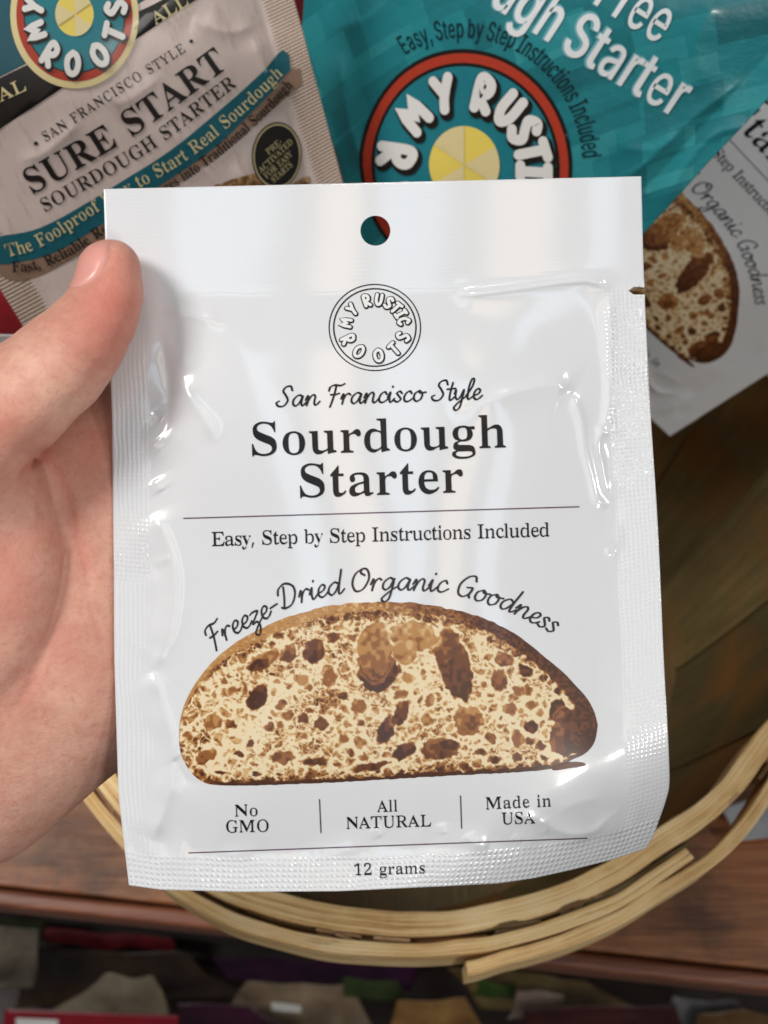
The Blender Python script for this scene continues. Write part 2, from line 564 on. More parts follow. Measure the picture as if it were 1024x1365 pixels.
# ------------------------------------------------------------------ the setting: shelf, lower shelf, back board
def wood_mat(name, dark, mid, light, scale=1.0, rough=0.45, axis=0, blotch=True, coat=0.15):
    m = NT(name)
    o = m.obj()
    st = [60, 60, 60]; st[axis] = 4
    g1 = m.noise(m.map(o, tuple(s * scale for s in st)), 3.0, 6, 0.6, 0.6)
    st2 = [260, 260, 260]; st2[axis] = 12
    g2 = m.noise(m.map(o, tuple(s * scale for s in st2)), 3.0, 3, 0.6)
    c = m.ramp(m.math('MULTIPLY_ADD', g2, 0.35, m.math('MULTIPLY', g1, 0.7)), [(0.3, dark), (0.5, mid), (0.72, light)])
    if blotch:
        b = m.noise(o, 16.0, 5, 0.65)
        c = m.mix(m.ramp(b, [(0.45, (0, 0, 0)), (0.66, (0.75, 0.75, 0.75))]), c, tuple(x * 0.38 for x in dark))
        b2 = m.noise(m.map(o, (1, 1, 1), (0, 0, 0), (3, 7, 1)), 26.0, 4, 0.6)
        c = m.mix(m.ramp(b2, [(0.52, (0, 0, 0)), (0.75, (0.6, 0.6, 0.6))]), c, lin(176, 92, 34))
    nb = m.bump(m.math('ADD', g1, g2), 0.35, 0.0012)
    return m.set(Base_Color=c, Roughness=m.math('MULTIPLY_ADD', g2, 0.3, rough - 0.15), Normal=nb, Coat_Weight=coat, Coat_Roughness=0.3)

shelf_mat = wood_mat('shelf_wood', lin(96, 56, 32), lin(150, 94, 56), lin(182, 128, 84), axis=0)
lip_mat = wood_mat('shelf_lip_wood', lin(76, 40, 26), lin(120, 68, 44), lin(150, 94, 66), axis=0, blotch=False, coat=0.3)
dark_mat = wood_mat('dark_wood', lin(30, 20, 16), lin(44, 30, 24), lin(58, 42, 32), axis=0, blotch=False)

def box_obj(name, lo, hi, mat, M=None, parent=None, bev=0.0):
    import bmesh
    bm = bmesh.new()
    bmesh.ops.create_cube(bm, size=1)
    for v in bm.verts:
        v.co = Vector([lo[i] + (v.co[i] + 0.5) * (hi[i] - lo[i]) for i in range(3)])
    if bev:
        bmesh.ops.bevel(bm, geom=list(bm.edges), offset=bev, segments=3, profile=0.5, affect='EDGES')
    if M is not None:
        bm.transform(M)
    me = bpy.data.meshes.new(name); bm.to_mesh(me); bm.free()
    me.materials.append(mat)
    o = bpy.data.objects.new(name, me); COL.objects.link(o)
    if parent:
        o.parent = parent
    return o

EDGE_A = math.atan2(0.057 - 0.093, 0.171 + 0.177)
ME = Matrix.Translation((0.0, 0.0747, 0)) @ Matrix.Rotation(EDGE_A, 4, 'Z')
o = box_obj('shelf', (-1.0, 0.0085, -0.022), (1.0, 0.62, 0.0), shelf_mat, ME, bev=0.0012); tag(o, kind='structure')
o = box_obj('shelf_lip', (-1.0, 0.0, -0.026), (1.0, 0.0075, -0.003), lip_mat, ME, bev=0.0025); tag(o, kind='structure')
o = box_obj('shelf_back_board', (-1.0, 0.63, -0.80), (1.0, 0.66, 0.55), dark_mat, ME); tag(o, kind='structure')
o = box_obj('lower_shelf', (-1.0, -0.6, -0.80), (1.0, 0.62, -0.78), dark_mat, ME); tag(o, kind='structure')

# ------------------------------------------------------------------ the basket
BC = np.array([0.012, 0.187])
RIM_Z = 0.18
arc_px = np.array([(60, 985), (84, 1028), (115, 1072), (160, 1128), (210, 1180), (300, 1232), (430, 1266), (530, 1275), (613, 1272), (705, 1256),
                   (807, 1220), (889, 1167), (927, 1145), (995, 1089), (1028, 1052), (1068, 990)], float)
ray = unproj(arc_px[:, 0], arc_px[:, 1], 1.0) - CAM
hit = CAM + ray * ((RIM_Z - CAM[2]) / ray[:, 2])[:, None]
th = np.arctan2(hit[:, 1] - BC[1], hit[:, 0] - BC[0]); rr = np.hypot(hit[:, 0] - BC[0], hit[:, 1] - BC[1])
th_a = np.r_[th, np.radians([10, 30, 50, 70, 90, 110, 130, 150, 170])]
rr_a = np.r_[rr, [0.190, 0.188, 0.176, 0.160, 0.15, 0.152, 0.156, 0.158, 0.156]]
th_a = np.mod(th_a, 2 * math.pi); od = np.argsort(th_a); th_a, rr_a = th_a[od], rr_a[od]
TH = np.r_[th_a[-3:] - 2 * math.pi, th_a, th_a[:3] + 2 * math.pi]; RR = np.r_[rr_a[-3:], rr_a, rr_a[:3]]
_t = np.linspace(0, 2 * math.pi, 721); _r = np.interp(_t, TH, RR)
_k = np.exp(-np.linspace(-2, 2, 25) ** 2); _k /= _k.sum()
_r = np.convolve(np.r_[_r[-13:-1], _r, _r[1:13]], _k, 'valid')
def rim(t): return np.interp(np.mod(t, 2 * math.pi), _t, _r)
def ang_of(px):
    v = unproj(*px, 1.0) - CAM; h = CAM + v * ((RIM_Z - CAM[2]) / v[2])
    return math.atan2(h[1] - BC[1], h[0] - BC[0]) % (2 * math.pi)

def hoop_mat(name, a, b, c, stain=0.0):
    m = NT(name)
    uv = m.uv()
    g1 = m.noise(m.map(uv, (9, 1100, 1)), 1.0, 5, 0.65, 0.3)
    g2 = m.noise(m.map(uv, (40, 3600, 1)), 1.0, 3, 0.7)
    g3 = m.noise(m.map(uv, (30, 60, 1)), 1.0, 4, 0.6)
    g = m.math('ADD', m.math('MULTIPLY', g1, 0.5), m.math('ADD', m.math('MULTIPLY', g2, 0.28), m.math('MULTIPLY', g3, 0.3)))
    col = m.ramp(g, [(0.43, a), (0.52, b), (0.61, c)])
    st = m.noise(m.map(uv, (38, 160, 1), (0, 0, 0), (4.4, 1, 0)), 1.0, 4, 0.65)
    col = m.mix(m.ramp(st, [(0.6, (0, 0, 0)), (0.74, (0.55, 0.55, 0.55))]), col, tuple(x * 0.35 for x in a))
    nb = m.bump(g, 0.8, 0.0009)
    return m.set(Base_Color=col, Roughness=0.62, Normal=nb, Specular_IOR_Level=0.3)

HOOP = hoop_mat('pale_hoop_wood', lin(176, 126, 72), lin(236, 196, 134), lin(250, 224, 174))
SLAT_EDGE = hoop_mat('slat_end_wood', lin(120, 92, 66), lin(168, 134, 98), lin(196, 164, 128))

def slat_mat():
    m = NT('aged_slat_wood')
    uv = m.uv()
    g1 = m.noise(m.map(uv, (420, 10, 1)), 1.0, 5, 0.6)
    g2 = m.noise(m.map(uv, (60, 24, 1)), 1.0, 4, 0.6)
    col = m.ramp(m.math('ADD', m.math('MULTIPLY', g1, 0.55), m.math('MULTIPLY', g2, 0.45)), [(0.32, lin(86, 74, 46)), (0.52, lin(112, 96, 60)), (0.72, lin(138, 118, 78))])
    rnd = m.n('ShaderNodeObjectInfo').outputs['Random']
    col = m.mix(m.math('MULTIPLY', rnd, 0.55), col, lin(44, 36, 22))
    g3 = m.noise(m.map(uv, (9, 14, 1), (0, 0, 0), (0.4, 2, 0)), 1.0, 3, 0.5)
    col = m.mix(m.ramp(g3, [(0.48, (0, 0, 0)), (0.68, (0.8, 0.8, 0.8))]), col, lin(128, 80, 34))
    return m.set(Base_Color=col, Roughness=0.6, Normal=m.bump(g1, 0.35, 0.0008), Specular_IOR_Level=0.3)
SLAT = slat_mat()

basket = empty('bushel_basket', Matrix.Translation((BC[0], BC[1], 0)))
tag(basket, 'round wooden slat basket with pale bent wood rim, standing on the brown shelf', 'basket')

def hoop(name, t0, t1, r_out, thick, z0, z1, mat, n=360, wob=0.0004, seed=0, parent=basket):
    """bent strip; r_out(t) outer radius, thick(t)"""
    rn = VNoise(seed)
    t = np.linspace(t0, t1, n)
    ro = r_out(t) + (rn(t * 9, t * 0) - 0.5) * wob * 2
    ri = ro - thick + (rn(t * 13, t * 0 + 9) - 0.5) * wob * 1.6
    zt = z1 + (rn(t * 7, t * 0 + 5) - 0.5) * 0.0014
    b = 0.0004
    prof = [(ri, z0 + 0 * t), (ri, zt - b), (ri + b, zt), (0.5 * (ri + ro), zt + 0.0001), (ro - b, zt), (ro, zt - b), (ro, z0 + 0 * t)]
    V, UVs = [], []
    al = np.r_[0, np.cumsum(np.hypot(np.diff(ro * np.cos(t)), np.diff(ro * np.sin(t))))]
    for j, (r, z) in enumerate(prof):
        V.append(np.stack([r * np.cos(t), r * np.sin(t), z + 0 * t], 1))
        UVs.append(np.stack([al, np.full(n, [-.02, -.001, 0, .002, .005, .006, .026][j])], 1))
    k = len(prof)
    V = np.concatenate(V); UVs = np.concatenate(UVs)
    Fc = []
    for j in range(k):
        jn = (j + 1) % k
        for i in range(n - 1):
            Fc.append([j * n + i, jn * n + i, jn * n + i + 1, j * n + i + 1])
    Fc.append([j * n for j in range(k)]); Fc.append([j * n + n - 1 for j in range(k)][::-1])
    o = mesh_obj(name, V, Fc, mat, parent, smooth=True, uvs=UVs)
    md = o.modifiers.new('edge', 'EDGE_SPLIT'); md.split_angle = math.radians(22)
    return o

TA, TB = ang_of((622, 1285)), ang_of((927, 1146))
if TB < TA: TB += 2 * math.pi
def outer_r(t):
    lead = 0.0047 - 0.0047 * sm(TB, TB + 0.40, t)
    lead = lead + 0.0016 * (1 - sm(TA, TA + 0.10, t))
    return rim(t) + np.where(t < TB + 1.6, lead, 0.0)
hoop('outer_hoop', TA, TA + 2 * math.pi + (TB - TA), outer_r, 0.0042, RIM_Z - 0.022, RIM_Z, HOOP, n=560, seed=3)
hoop('inner_hoop', 2.2, 2.2 + 2 * math.pi - 0.02, lambda t: rim(t) - 0.0062, 0.0072, RIM_Z - 0.024, RIM_Z + 0.0008, HOOP, n=420, seed=8)

rs = random.Random(5)
NS = 24
for k in range(NS):
    t0 = k * 2 * math.pi / NS; w = 2 * math.pi / NS * 1.1
    t = np.linspace(t0 - w / 2, t0 + w / 2, 14)
    top = RIM_Z - 0.002 + rs.uniform(-0.003, 0.0022)
    off = 0.0062 if k % 2 else 0.0040
    hh = np.linspace(0, 1, 12)
    V, UVs = [], []
    for side in (0, 1):
        for h in hh:
            r = (rim(t) - off - 0.0013 * side) * (0.72 + 0.28 * h ** 0.8) - (1 - h) * 0.0 + (0.0005 if k % 2 else 0)
            z = 0.004 + (top - 0.004) * h + (0.0008 * np.sin(t * 40 + k) if h == 1 else 0 * t)
            V.append(np.stack([r * np.cos(t), r * np.sin(t), z], 1))
            UVs.append(np.stack([t * 0.14 + k * 1.7, np.full(14, h * 0.18)], 1))
    V = np.concatenate(V); UVs = np.concatenate(UVs)
    n = 14; m = 12
    Fc = [list(q) for q in grid_faces(n, m, 0, True)] + [list(q) for q in grid_faces(n, m, n * m)]
    for i in range(n - 1):
        a, b = (m - 1) * n + i, n * m + (m - 1) * n + i
        Fc.append([a, b, b + 1, a + 1])
    for i in range(m - 1):
        for c in (0, n - 1):
            a, b = i * n + c, n * m + i * n + c
            Fc.append([a, b, b + n, a + n])
    mesh_obj('slat', V, Fc, SLAT, basket, smooth=True, uvs=UVs).modifiers.new('edge', 'EDGE_SPLIT')
# torn slat tips and splinters showing between the two hoops
for k in range(46):
    tc = rs.uniform(TA - 1.0, TA + 1.25); ln = rs.uniform(0.03, 0.13); t = np.linspace(tc, tc + ln, 10)
    th_ = rs.uniform(0.0006, 0.0012); of = rs.uniform(0.0046, 0.0066)
    z1 = RIM_Z - 0.0015 + rs.uniform(-0.0035, 0.0018)
    r0 = rim(t) - of + np.linspace(0, rs.uniform(-0.001, 0.001), 10)
    z = z1 + np.linspace(0, rs.uniform(-0.002, 0.001), 10) + np.array([rs.uniform(-1, 1) * 0.0002 for _ in t])
    V = np.concatenate([np.stack([r * np.cos(t), r * np.sin(t), zz], 1) for r, zz in ((r0, z), (r0 - th_, z), (r0 - th_, z - 0.008), (r0, z - 0.008))])
    Fc = [[j * 10 + i, ((j + 1) % 4) * 10 + i, ((j + 1) % 4) * 10 + i + 1, j * 10 + i + 1] for j in range(4) for i in range(9)]
    Fc += [[0, 10, 20, 30], [39, 29, 19, 9]]
    mesh_obj('splinter', V, Fc, SLAT_EDGE, basket, smooth=False, uvs=np.tile(np.stack([t * 0.15 + k, 0 * t + 0.001 * k], 1), (4, 1)))
# floor of the basket
t = np.linspace(0, 2 * math.pi, 73)[:-1]
V = [(0, 0, 0.012)] + [(*(rim(a) * 0.735 * np.array([math.cos(a), math.sin(a)])), 0.012) for a in t]
V += [(0, 0, 0.006)] + [(v[0], v[1], 0.006) for v in V[1:]]
n = len(t)
Fc = [[0, 1 + i, 1 + (i + 1) % n] for i in range(n)] + [[n + 1, n + 2 + (i + 1) % n, n + 2 + i] for i in range(n)]
Fc += [[1 + i, n + 2 + i, n + 2 + (i + 1) % n, 1 + (i + 1) % n] for i in range(n)]
mesh_obj('basket_floor', V, Fc, SLAT, basket, smooth=False, uvs=[(v[0] * 1.0, v[1]) for v in V])

# ------------------------------------------------------------------ fonts
# glyph outlines: character, advance; contours as x,y,...
SERIF_DATA = (',180;28,-87,49,9,61,78,124,78,129,71,118,33,71,-87|-216;27,154,27,206,189,206,189,154|.180;89,-9,70,-5,58,4,51,15,48,36,51,57,58,68,70,77,89,81,109,77,122,68,129,57,132,36,129,15,1'
'22,4,109,-5|1375;65,0,65,36,132,37,146,45,152,58,154,79,154,416,103,361,87,351,72,346,56,348,40,359,31,375,28,396,61,407,94,422,179,482,254,482,254,79,256,61,262,44,274,37,343,36,3'
'43,0|2375;24,0,24,69,143,191,187,245,201,269,215,299,223,330,226,363,223,405,212,427,205,435,191,443,166,445,145,438,134,429,126,416,116,380,112,329,70,335,44,348,36,358,30,371,26,'
'402,35,430,52,450,70,463,100,477,129,483,174,486,209,484,254,475,278,463,306,440,318,421,325,399,328,375,327,357,321,335,314,318,291,281,254,237,190,172,87,74,259,76,276,83,289,96,'
'296,110,305,141,345,141,341,0|A437;-9,0,-9,18,9,21,20,27,30,38,39,53,206,466,224,465,392,70,414,30,429,20,443,18,443,0,229,0,229,18,262,22,276,29,283,39,283,48,279,64,253,132,103,1'
'32,77,67,75,41,81,30,94,22,128,18,128,0;113,161,242,161,177,319|C468;257,-11,208,-6,179,1,151,13,125,28,101,46,81,67,63,91,49,118,38,147,28,194,26,228,28,262,34,294,43,323,64,364,8'
'2,388,102,409,139,435,180,453,226,464,271,465,309,459,375,437,388,435,399,437,408,443,415,452,419,465,437,465,437,308,420,308,407,338,392,364,375,387,356,407,324,429,290,441,265,44'
'3,237,440,212,430,191,413,174,389,161,359,151,321,146,277,144,226,146,179,152,138,163,103,177,74,196,52,219,36,247,27,278,24,298,25,338,35,368,50,395,71,428,106,447,89,429,65,409,4'
'5,388,28,365,14,340,3,314,-5,286,-9|D496;20,0,20,17,41,20,60,27,68,36,72,52,74,374,72,400,64,423,48,434,15,439,15,455,222,455,278,452,328,441,350,432,389,410,405,396,433,364,452,32'
'5,464,279,468,228,464,174,453,128,434,89,408,57,374,32,333,14,285,4,228,0;222,24,253,27,279,37,302,53,319,75,333,104,343,139,349,181,351,229,349,277,343,318,333,353,319,382,301,404'
',279,420,253,430,223,433,202,431,190,423,184,409,182,385,183,53,186,40,192,32,202,27|E442;14,0,14,17,50,22,65,33,73,54,75,78,75,369,73,397,70,411,62,425,44,435,16,439,16,455,399,45'
'5,399,320,383,320,378,349,363,383,349,400,331,412,295,424,249,430,203,429,193,425,187,419,183,393,183,246,224,249,240,255,254,264,264,275,273,291,280,310,288,345,304,345,304,118,28'
'7,118,284,146,276,175,267,192,255,204,241,213,223,219,183,222,183,67,184,51,188,40,195,33,206,29,230,28,265,29,313,39,345,53,371,75,393,105,411,143,430,143,402,0|F404;15,0,15,17,38'
',21,59,30,68,42,73,60,75,375,73,399,65,420,49,431,14,439,14,455,394,455,394,320,377,320,369,357,355,385,336,406,317,418,285,427,230,431,195,428,188,424,184,417,182,398,182,247,220,'
'250,237,256,250,265,261,277,270,292,280,322,284,347,302,347,302,118,285,118,278,157,271,178,262,194,251,206,237,215,220,220,182,224,182,75,186,46,193,34,206,25,224,20,257,17,257,0|'
'G508;268,-10,233,-8,200,-3,155,13,128,27,104,45,83,66,65,90,50,116,39,146,29,194,28,229,29,263,35,295,44,324,65,365,93,399,115,419,139,435,180,454,225,464,270,465,311,459,377,438,3'
'90,436,406,443,419,465,437,465,437,308,420,308,408,337,393,363,376,386,357,406,322,430,291,441,267,443,239,440,214,430,193,413,176,389,163,359,153,322,148,278,146,202,154,135,165,9'
'8,180,67,199,44,209,34,233,20,246,16,275,13,308,16,328,27,334,35,340,51,342,135,337,159,329,170,321,175,302,180,275,182,275,198,500,198,500,182,479,180,463,175,457,171,450,160,446,'
'136,446,29,402,12,357,0,313,-8|H523;15,0,15,17,50,24,65,35,73,57,75,81,75,379,73,400,68,416,59,427,44,434,16,439,16,455,242,455,242,439,201,431,191,423,186,412,182,385,182,251,342,'
'251,342,385,338,412,333,423,323,431,309,435,282,439,282,455,507,455,507,439,473,432,458,421,451,401,449,379,451,58,458,37,468,27,485,20,507,17,507,0,282,0,282,17,305,20,321,25,332,'
'34,339,49,342,81,342,221,182,221,182,81,185,50,191,35,202,26,218,20,242,17,242,0|I261;13,0,13,17,48,25,64,35,73,54,75,75,74,407,68,421,60,430,45,435,13,439,13,455,244,455,244,439,2'
'14,435,199,430,190,421,183,401,183,77,185,51,192,36,209,25,246,17,246,0|K510;16,0,16,17,51,24,66,35,74,57,75,81,75,379,73,400,68,416,59,427,39,436,17,439,17,455,242,455,242,439,202'
',431,192,423,186,412,183,385,183,234,327,380,345,404,349,418,345,427,326,436,291,439,291,455,486,455,486,439,462,437,431,428,398,408,381,395,271,285,466,43,490,23,519,17,519,0,281,'
'0,281,17,322,21,332,28,333,40,320,61,199,214,183,198,184,57,189,39,198,29,213,22,242,17,242,0|L426;15,0,15,17,50,24,65,35,73,57,75,81,75,379,73,401,68,417,59,428,44,434,16,439,16,4'
'55,250,455,250,439,221,437,201,431,189,419,183,401,182,83,186,44,193,35,200,31,234,28,288,32,323,43,351,61,370,80,391,112,409,154,427,154,402,0|M634;14,0,14,17,48,24,65,35,72,50,75'
',79,74,402,69,418,59,429,41,435,15,439,15,455,185,455,317,142,449,455,617,455,617,439,585,431,570,420,563,405,560,378,560,85,562,55,568,36,576,26,592,20,617,17,617,0,396,0,396,17,4'
'21,21,438,28,447,38,453,56,455,83,455,399,288,0,270,0,105,389,105,80,107,55,113,37,123,27,146,19,169,17,169,0|N494;403,-11,107,350,108,55,113,38,122,28,136,21,167,17,167,0,18,0,18,'
'17,51,22,67,33,73,49,76,79,76,388,38,432,18,439,18,455,156,455,391,169,391,377,388,407,382,422,372,430,357,435,331,439,331,455,480,455,480,439,450,434,436,428,428,417,423,400,422,-'
'11|O525;261,-11,213,-6,169,7,138,23,120,36,87,66,60,103,41,145,30,191,28,240,34,288,50,332,73,371,103,405,139,432,181,452,228,464,278,466,325,459,368,444,406,421,439,390,465,354,48'
'5,312,496,265,498,215,491,167,476,123,453,84,422,50,386,23,344,3,310,-6;265,12,292,15,315,26,335,42,351,66,363,96,372,133,378,177,379,228,377,278,371,321,362,358,348,389,330,412,31'
'0,430,286,440,260,443,233,440,210,430,190,413,174,389,161,359,152,322,147,278,145,228,147,178,153,135,163,98,177,67,195,43,215,26,238,16|P418;15,0,15,17,50,24,65,35,73,57,75,81,75,'
'379,73,400,68,416,59,427,44,434,16,439,16,455,214,455,271,453,326,444,344,436,366,422,384,404,394,391,404,367,408,350,409,332,406,305,398,280,385,259,355,232,314,214,262,206,182,20'
'6,182,81,185,50,191,35,202,26,218,20,242,17,242,0;182,230,225,231,252,239,272,253,281,266,287,283,292,329,290,364,285,384,279,400,270,412,259,421,244,428,216,431,199,429,189,424,18'
'4,414,182,398|R473;15,0,15,17,50,24,65,35,73,57,75,81,75,379,73,400,68,416,59,427,44,434,16,439,16,455,217,455,285,451,323,444,354,433,379,418,389,409,405,388,414,363,417,334,415,3'
'15,411,296,403,280,392,265,377,252,360,241,315,224,443,36,457,22,480,17,480,0,338,0,201,212,182,212,184,57,189,39,197,29,212,22,242,17,242,0;182,234,228,235,258,243,280,258,294,281'
',300,300,303,323,302,358,299,378,292,394,284,407,273,418,259,425,243,430,212,431,195,426,186,417,182,392|S390;43,-11,43,158,62,158,72,124,83,94,104,59,129,34,160,20,184,15,206,15,2'
'38,23,251,31,266,47,276,67,278,81,275,110,265,129,258,138,238,153,123,213,92,236,71,261,56,289,51,309,50,332,54,370,67,403,82,423,101,440,123,453,148,462,175,466,206,465,242,459,30'
'0,445,313,450,320,466,339,466,339,319,322,319,307,362,293,385,278,404,248,429,222,441,186,444,163,440,151,434,140,426,127,411,122,400,120,380,121,368,126,351,133,341,147,328,180,30'
'7,290,253,317,233,337,211,347,194,354,176,359,133,354,93,339,58,321,36,298,18,271,4,251,-3,217,-9,171,-9,146,-5,101,9,82,12,69,7,61,-11|T423;92,0,92,17,123,21,142,31,150,44,155,64,'
'156,433,112,429,91,422,73,410,51,387,41,367,33,344,29,318,11,318,11,455,410,455,410,317,394,317,389,344,381,368,371,388,357,404,339,417,319,426,295,431,263,433,263,81,265,56,271,38'
',280,27,296,21,328,17,328,0|U492;248,-13,186,-7,152,3,125,19,114,29,96,52,89,66,79,97,74,135,71,400,66,416,57,427,43,434,15,439,15,455,240,455,240,439,214,435,196,429,188,421,182,4'
'04,181,379,182,112,186,88,193,68,209,45,224,34,242,26,275,22,302,24,326,31,346,41,363,56,376,76,385,99,390,127,392,159,392,378,390,400,385,416,376,426,360,433,328,439,328,455,474,4'
'55,474,439,448,432,436,425,428,414,424,398,422,156,416,112,412,92,398,58,380,32,356,13,341,5,308,-6,290,-10|V428;212,-13,39,392,25,416,16,427,3,434,-14,439,-14,455,211,455,211,439,'
'179,436,160,428,153,417,153,404,161,378,259,143,348,377,354,402,354,417,347,428,329,436,299,439,299,455,442,455,442,439,423,436,412,430,402,421,389,398,230,-13|W611;171,-11,28,404,'
'13,430,3,435,-15,439,-15,455,181,455,181,439,155,435,144,426,141,414,141,398,148,373,223,153,301,353,284,405,275,422,261,433,229,439,229,455,439,455,439,439,419,437,404,432,396,423'
',393,407,474,166,543,375,549,403,547,418,540,429,528,435,503,439,503,455,624,455,624,439,611,435,597,424,580,392,446,-11,428,-11,316,309,190,-11|Y426;101,0,101,17,124,20,141,26,148'
',32,156,44,160,72,161,179,38,402,18,427,4,434,-13,438,-13,455,207,455,207,438,183,437,167,432,157,423,156,411,162,395,248,226,337,372,348,399,348,415,341,426,320,436,295,438,295,45'
'5,439,455,439,438,427,435,412,427,389,402,268,203,268,81,271,50,277,35,288,26,304,20,328,17,328,0|a344;255,-10,232,-7,216,1,205,15,200,35,176,16,151,2,124,-6,95,-9,79,-7,57,-1,40,1'
'1,28,28,21,48,21,74,31,104,45,121,63,136,103,157,156,177,199,190,199,248,194,270,187,282,180,288,154,295,121,292,107,283,105,271,119,247,123,231,120,215,110,202,95,194,77,191,59,19'
'4,48,200,40,210,35,222,33,236,35,253,49,278,75,298,102,310,126,316,162,318,195,317,223,312,246,304,263,292,276,277,289,248,292,224,294,43,296,37,302,34,310,35,320,42,329,28,312,11,'
'294,-1,275,-8;151,34,164,36,177,43,199,63,199,169,164,157,150,148,130,127,123,114,118,84,123,53,131,41,137,37|b361;43,-11,43,403,37,428,26,436,8,439,8,455,138,455,138,279,165,303,1'
'86,313,209,318,230,318,254,313,270,307,290,294,302,282,318,261,330,236,336,218,342,166,337,118,327,85,306,48,278,19,252,3,213,-9,192,-10,170,-8,137,5,105,28,53,-11;183,14,199,16,21'
'3,23,224,34,232,49,242,95,245,160,242,213,231,251,223,264,212,273,199,278,184,280,169,277,155,270,144,257,138,242,138,69,141,45,145,35,156,22,163,18|c293;156,-10,128,-7,103,2,79,16'
',53,43,33,77,24,106,20,138,21,174,27,207,40,237,57,263,79,285,105,302,133,313,164,319,197,318,218,314,235,307,250,298,262,287,271,275,276,261,277,245,275,228,266,215,253,207,236,20'
'4,219,207,206,216,199,230,196,251,197,277,190,290,182,295,169,297,156,295,144,290,134,281,126,269,116,235,113,170,116,137,122,110,131,86,143,67,158,53,184,41,204,38,230,43,247,51,2'
'71,72,285,60,258,30,227,8,193,-6|d370;140,-10,107,-5,78,10,53,35,35,66,23,104,19,147,22,184,32,228,45,256,68,286,96,306,120,315,146,318,179,313,198,303,223,280,221,415,217,425,209,'
'432,198,437,176,439,176,455,319,455,319,64,322,46,326,38,335,32,353,28,353,11,294,6,223,-10,223,39,207,18,188,2,166,-7;171,28,187,31,202,41,215,56,223,76,222,246,215,261,203,272,19'
'1,278,174,281,159,279,147,273,138,263,130,250,121,210,118,153,120,98,130,58,137,45,146,36,158,30|e301;154,-10,126,-7,100,1,77,16,58,35,42,59,29,88,22,121,19,157,22,191,30,222,42,24'
'9,59,273,79,292,103,307,129,315,157,318,185,316,209,309,230,297,249,280,264,259,274,234,281,206,283,166,117,166,118,137,123,112,129,91,138,73,150,60,164,50,180,44,209,43,228,48,246'
',59,270,86,285,73,258,36,228,11,193,-5;116,192,201,192,198,259,191,282,181,292,167,297,151,295,134,284,123,260,119,244|f214;15,0,15,16,38,21,48,31,51,44,52,73,52,277,16,277,16,310,'
'52,310,53,366,57,390,71,419,93,442,123,457,160,464,194,464,227,454,250,436,262,413,263,394,260,381,255,370,246,362,232,356,216,356,201,361,191,370,186,380,185,394,188,409,197,433,1'
'96,437,191,442,171,442,157,436,151,422,148,402,148,310,203,310,203,277,148,277,148,51,152,35,158,26,173,18,199,16,199,0|g327;146,-140,89,-136,56,-126,33,-111,22,-100,16,-88,15,-67,'
'22,-52,35,-40,69,-26,41,-8,30,6,24,30,28,54,38,69,53,83,74,97,102,110,67,128,53,138,33,164,23,195,22,212,23,228,29,249,40,268,60,289,88,305,120,315,167,318,196,315,233,304,317,304,'
'317,268,268,268,286,237,291,203,285,169,268,140,240,119,212,108,181,103,137,104,122,100,105,87,101,71,106,58,123,50,233,46,259,40,285,29,303,13,312,-9,316,-37,310,-70,299,-89,282,-'
'106,248,-125,203,-136;157,124,178,130,190,146,197,173,199,211,197,249,190,276,178,292,157,297,137,292,124,276,117,249,114,211,117,173,124,146,137,130;161,-116,205,-113,223,-109,249'
',-97,257,-88,262,-78,263,-62,260,-51,249,-41,225,-35,97,-34,82,-47,75,-62,74,-77,79,-89,90,-100,107,-109,130,-114|h381;18,0,18,16,38,20,47,28,51,41,52,56,52,409,49,424,44,431,36,43'
'7,19,440,19,455,148,455,148,267,179,298,203,311,229,318,264,317,281,312,296,303,309,292,318,277,325,258,329,237,332,38,336,28,341,22,363,16,363,0,202,0,202,16,219,19,228,26,233,38,'
'235,56,234,241,230,254,225,264,216,269,203,271,188,269,173,262,160,251,148,235,149,42,153,28,158,22,167,18,180,16,180,0|i198;101,362,81,366,65,376,54,393,50,412,54,432,65,449,81,46'
'0,101,463,120,460,137,449,147,432,151,412,147,393,136,376,120,366;18,0,18,16,38,20,47,28,51,37,52,56,52,268,45,287,37,291,20,293,21,310,148,310,149,46,152,31,156,24,164,19,180,16,1'
'80,0|l199;18,0,18,16,38,20,47,28,51,37,52,56,52,408,49,424,45,431,34,437,20,439,20,455,148,455,149,46,152,31,156,24,164,19,180,16,180,0|m554;18,0,18,16,38,20,47,28,51,41,52,56,51,2'
'67,47,281,41,288,32,292,19,294,19,310,146,310,146,265,166,288,188,305,212,315,237,318,268,315,292,304,310,286,320,261,341,286,364,304,390,315,403,317,438,317,455,312,470,303,482,29'
'2,492,277,498,258,502,237,505,42,509,28,514,22,523,18,536,16,536,0,377,0,377,16,393,19,405,29,408,38,410,56,408,241,405,254,400,264,391,269,377,271,363,269,349,263,337,252,324,237,'
'325,42,329,29,335,22,344,18,356,16,356,0,199,0,199,16,215,19,227,29,231,42,232,56,230,241,227,254,222,264,213,269,199,271,184,269,170,262,158,251,146,235,147,42,151,29,156,22,177,1'
'6,177,0|n381;18,0,18,16,38,20,47,28,51,41,52,56,51,267,47,281,41,288,32,292,19,294,19,310,148,310,148,267,168,290,190,306,215,315,229,318,264,317,281,312,296,303,309,292,318,277,32'
'5,258,329,237,332,38,336,28,341,22,363,16,363,0,202,0,202,16,219,19,228,26,233,38,235,56,234,241,230,254,225,264,216,269,203,271,188,269,173,262,160,251,148,235,149,42,153,28,158,2'
'2,167,18,180,16,180,0|o336;169,-10,137,-7,108,2,82,17,60,37,43,61,29,89,21,120,19,154,21,188,29,219,43,248,60,272,82,292,108,306,137,315,168,318,199,315,228,307,253,292,275,273,293'
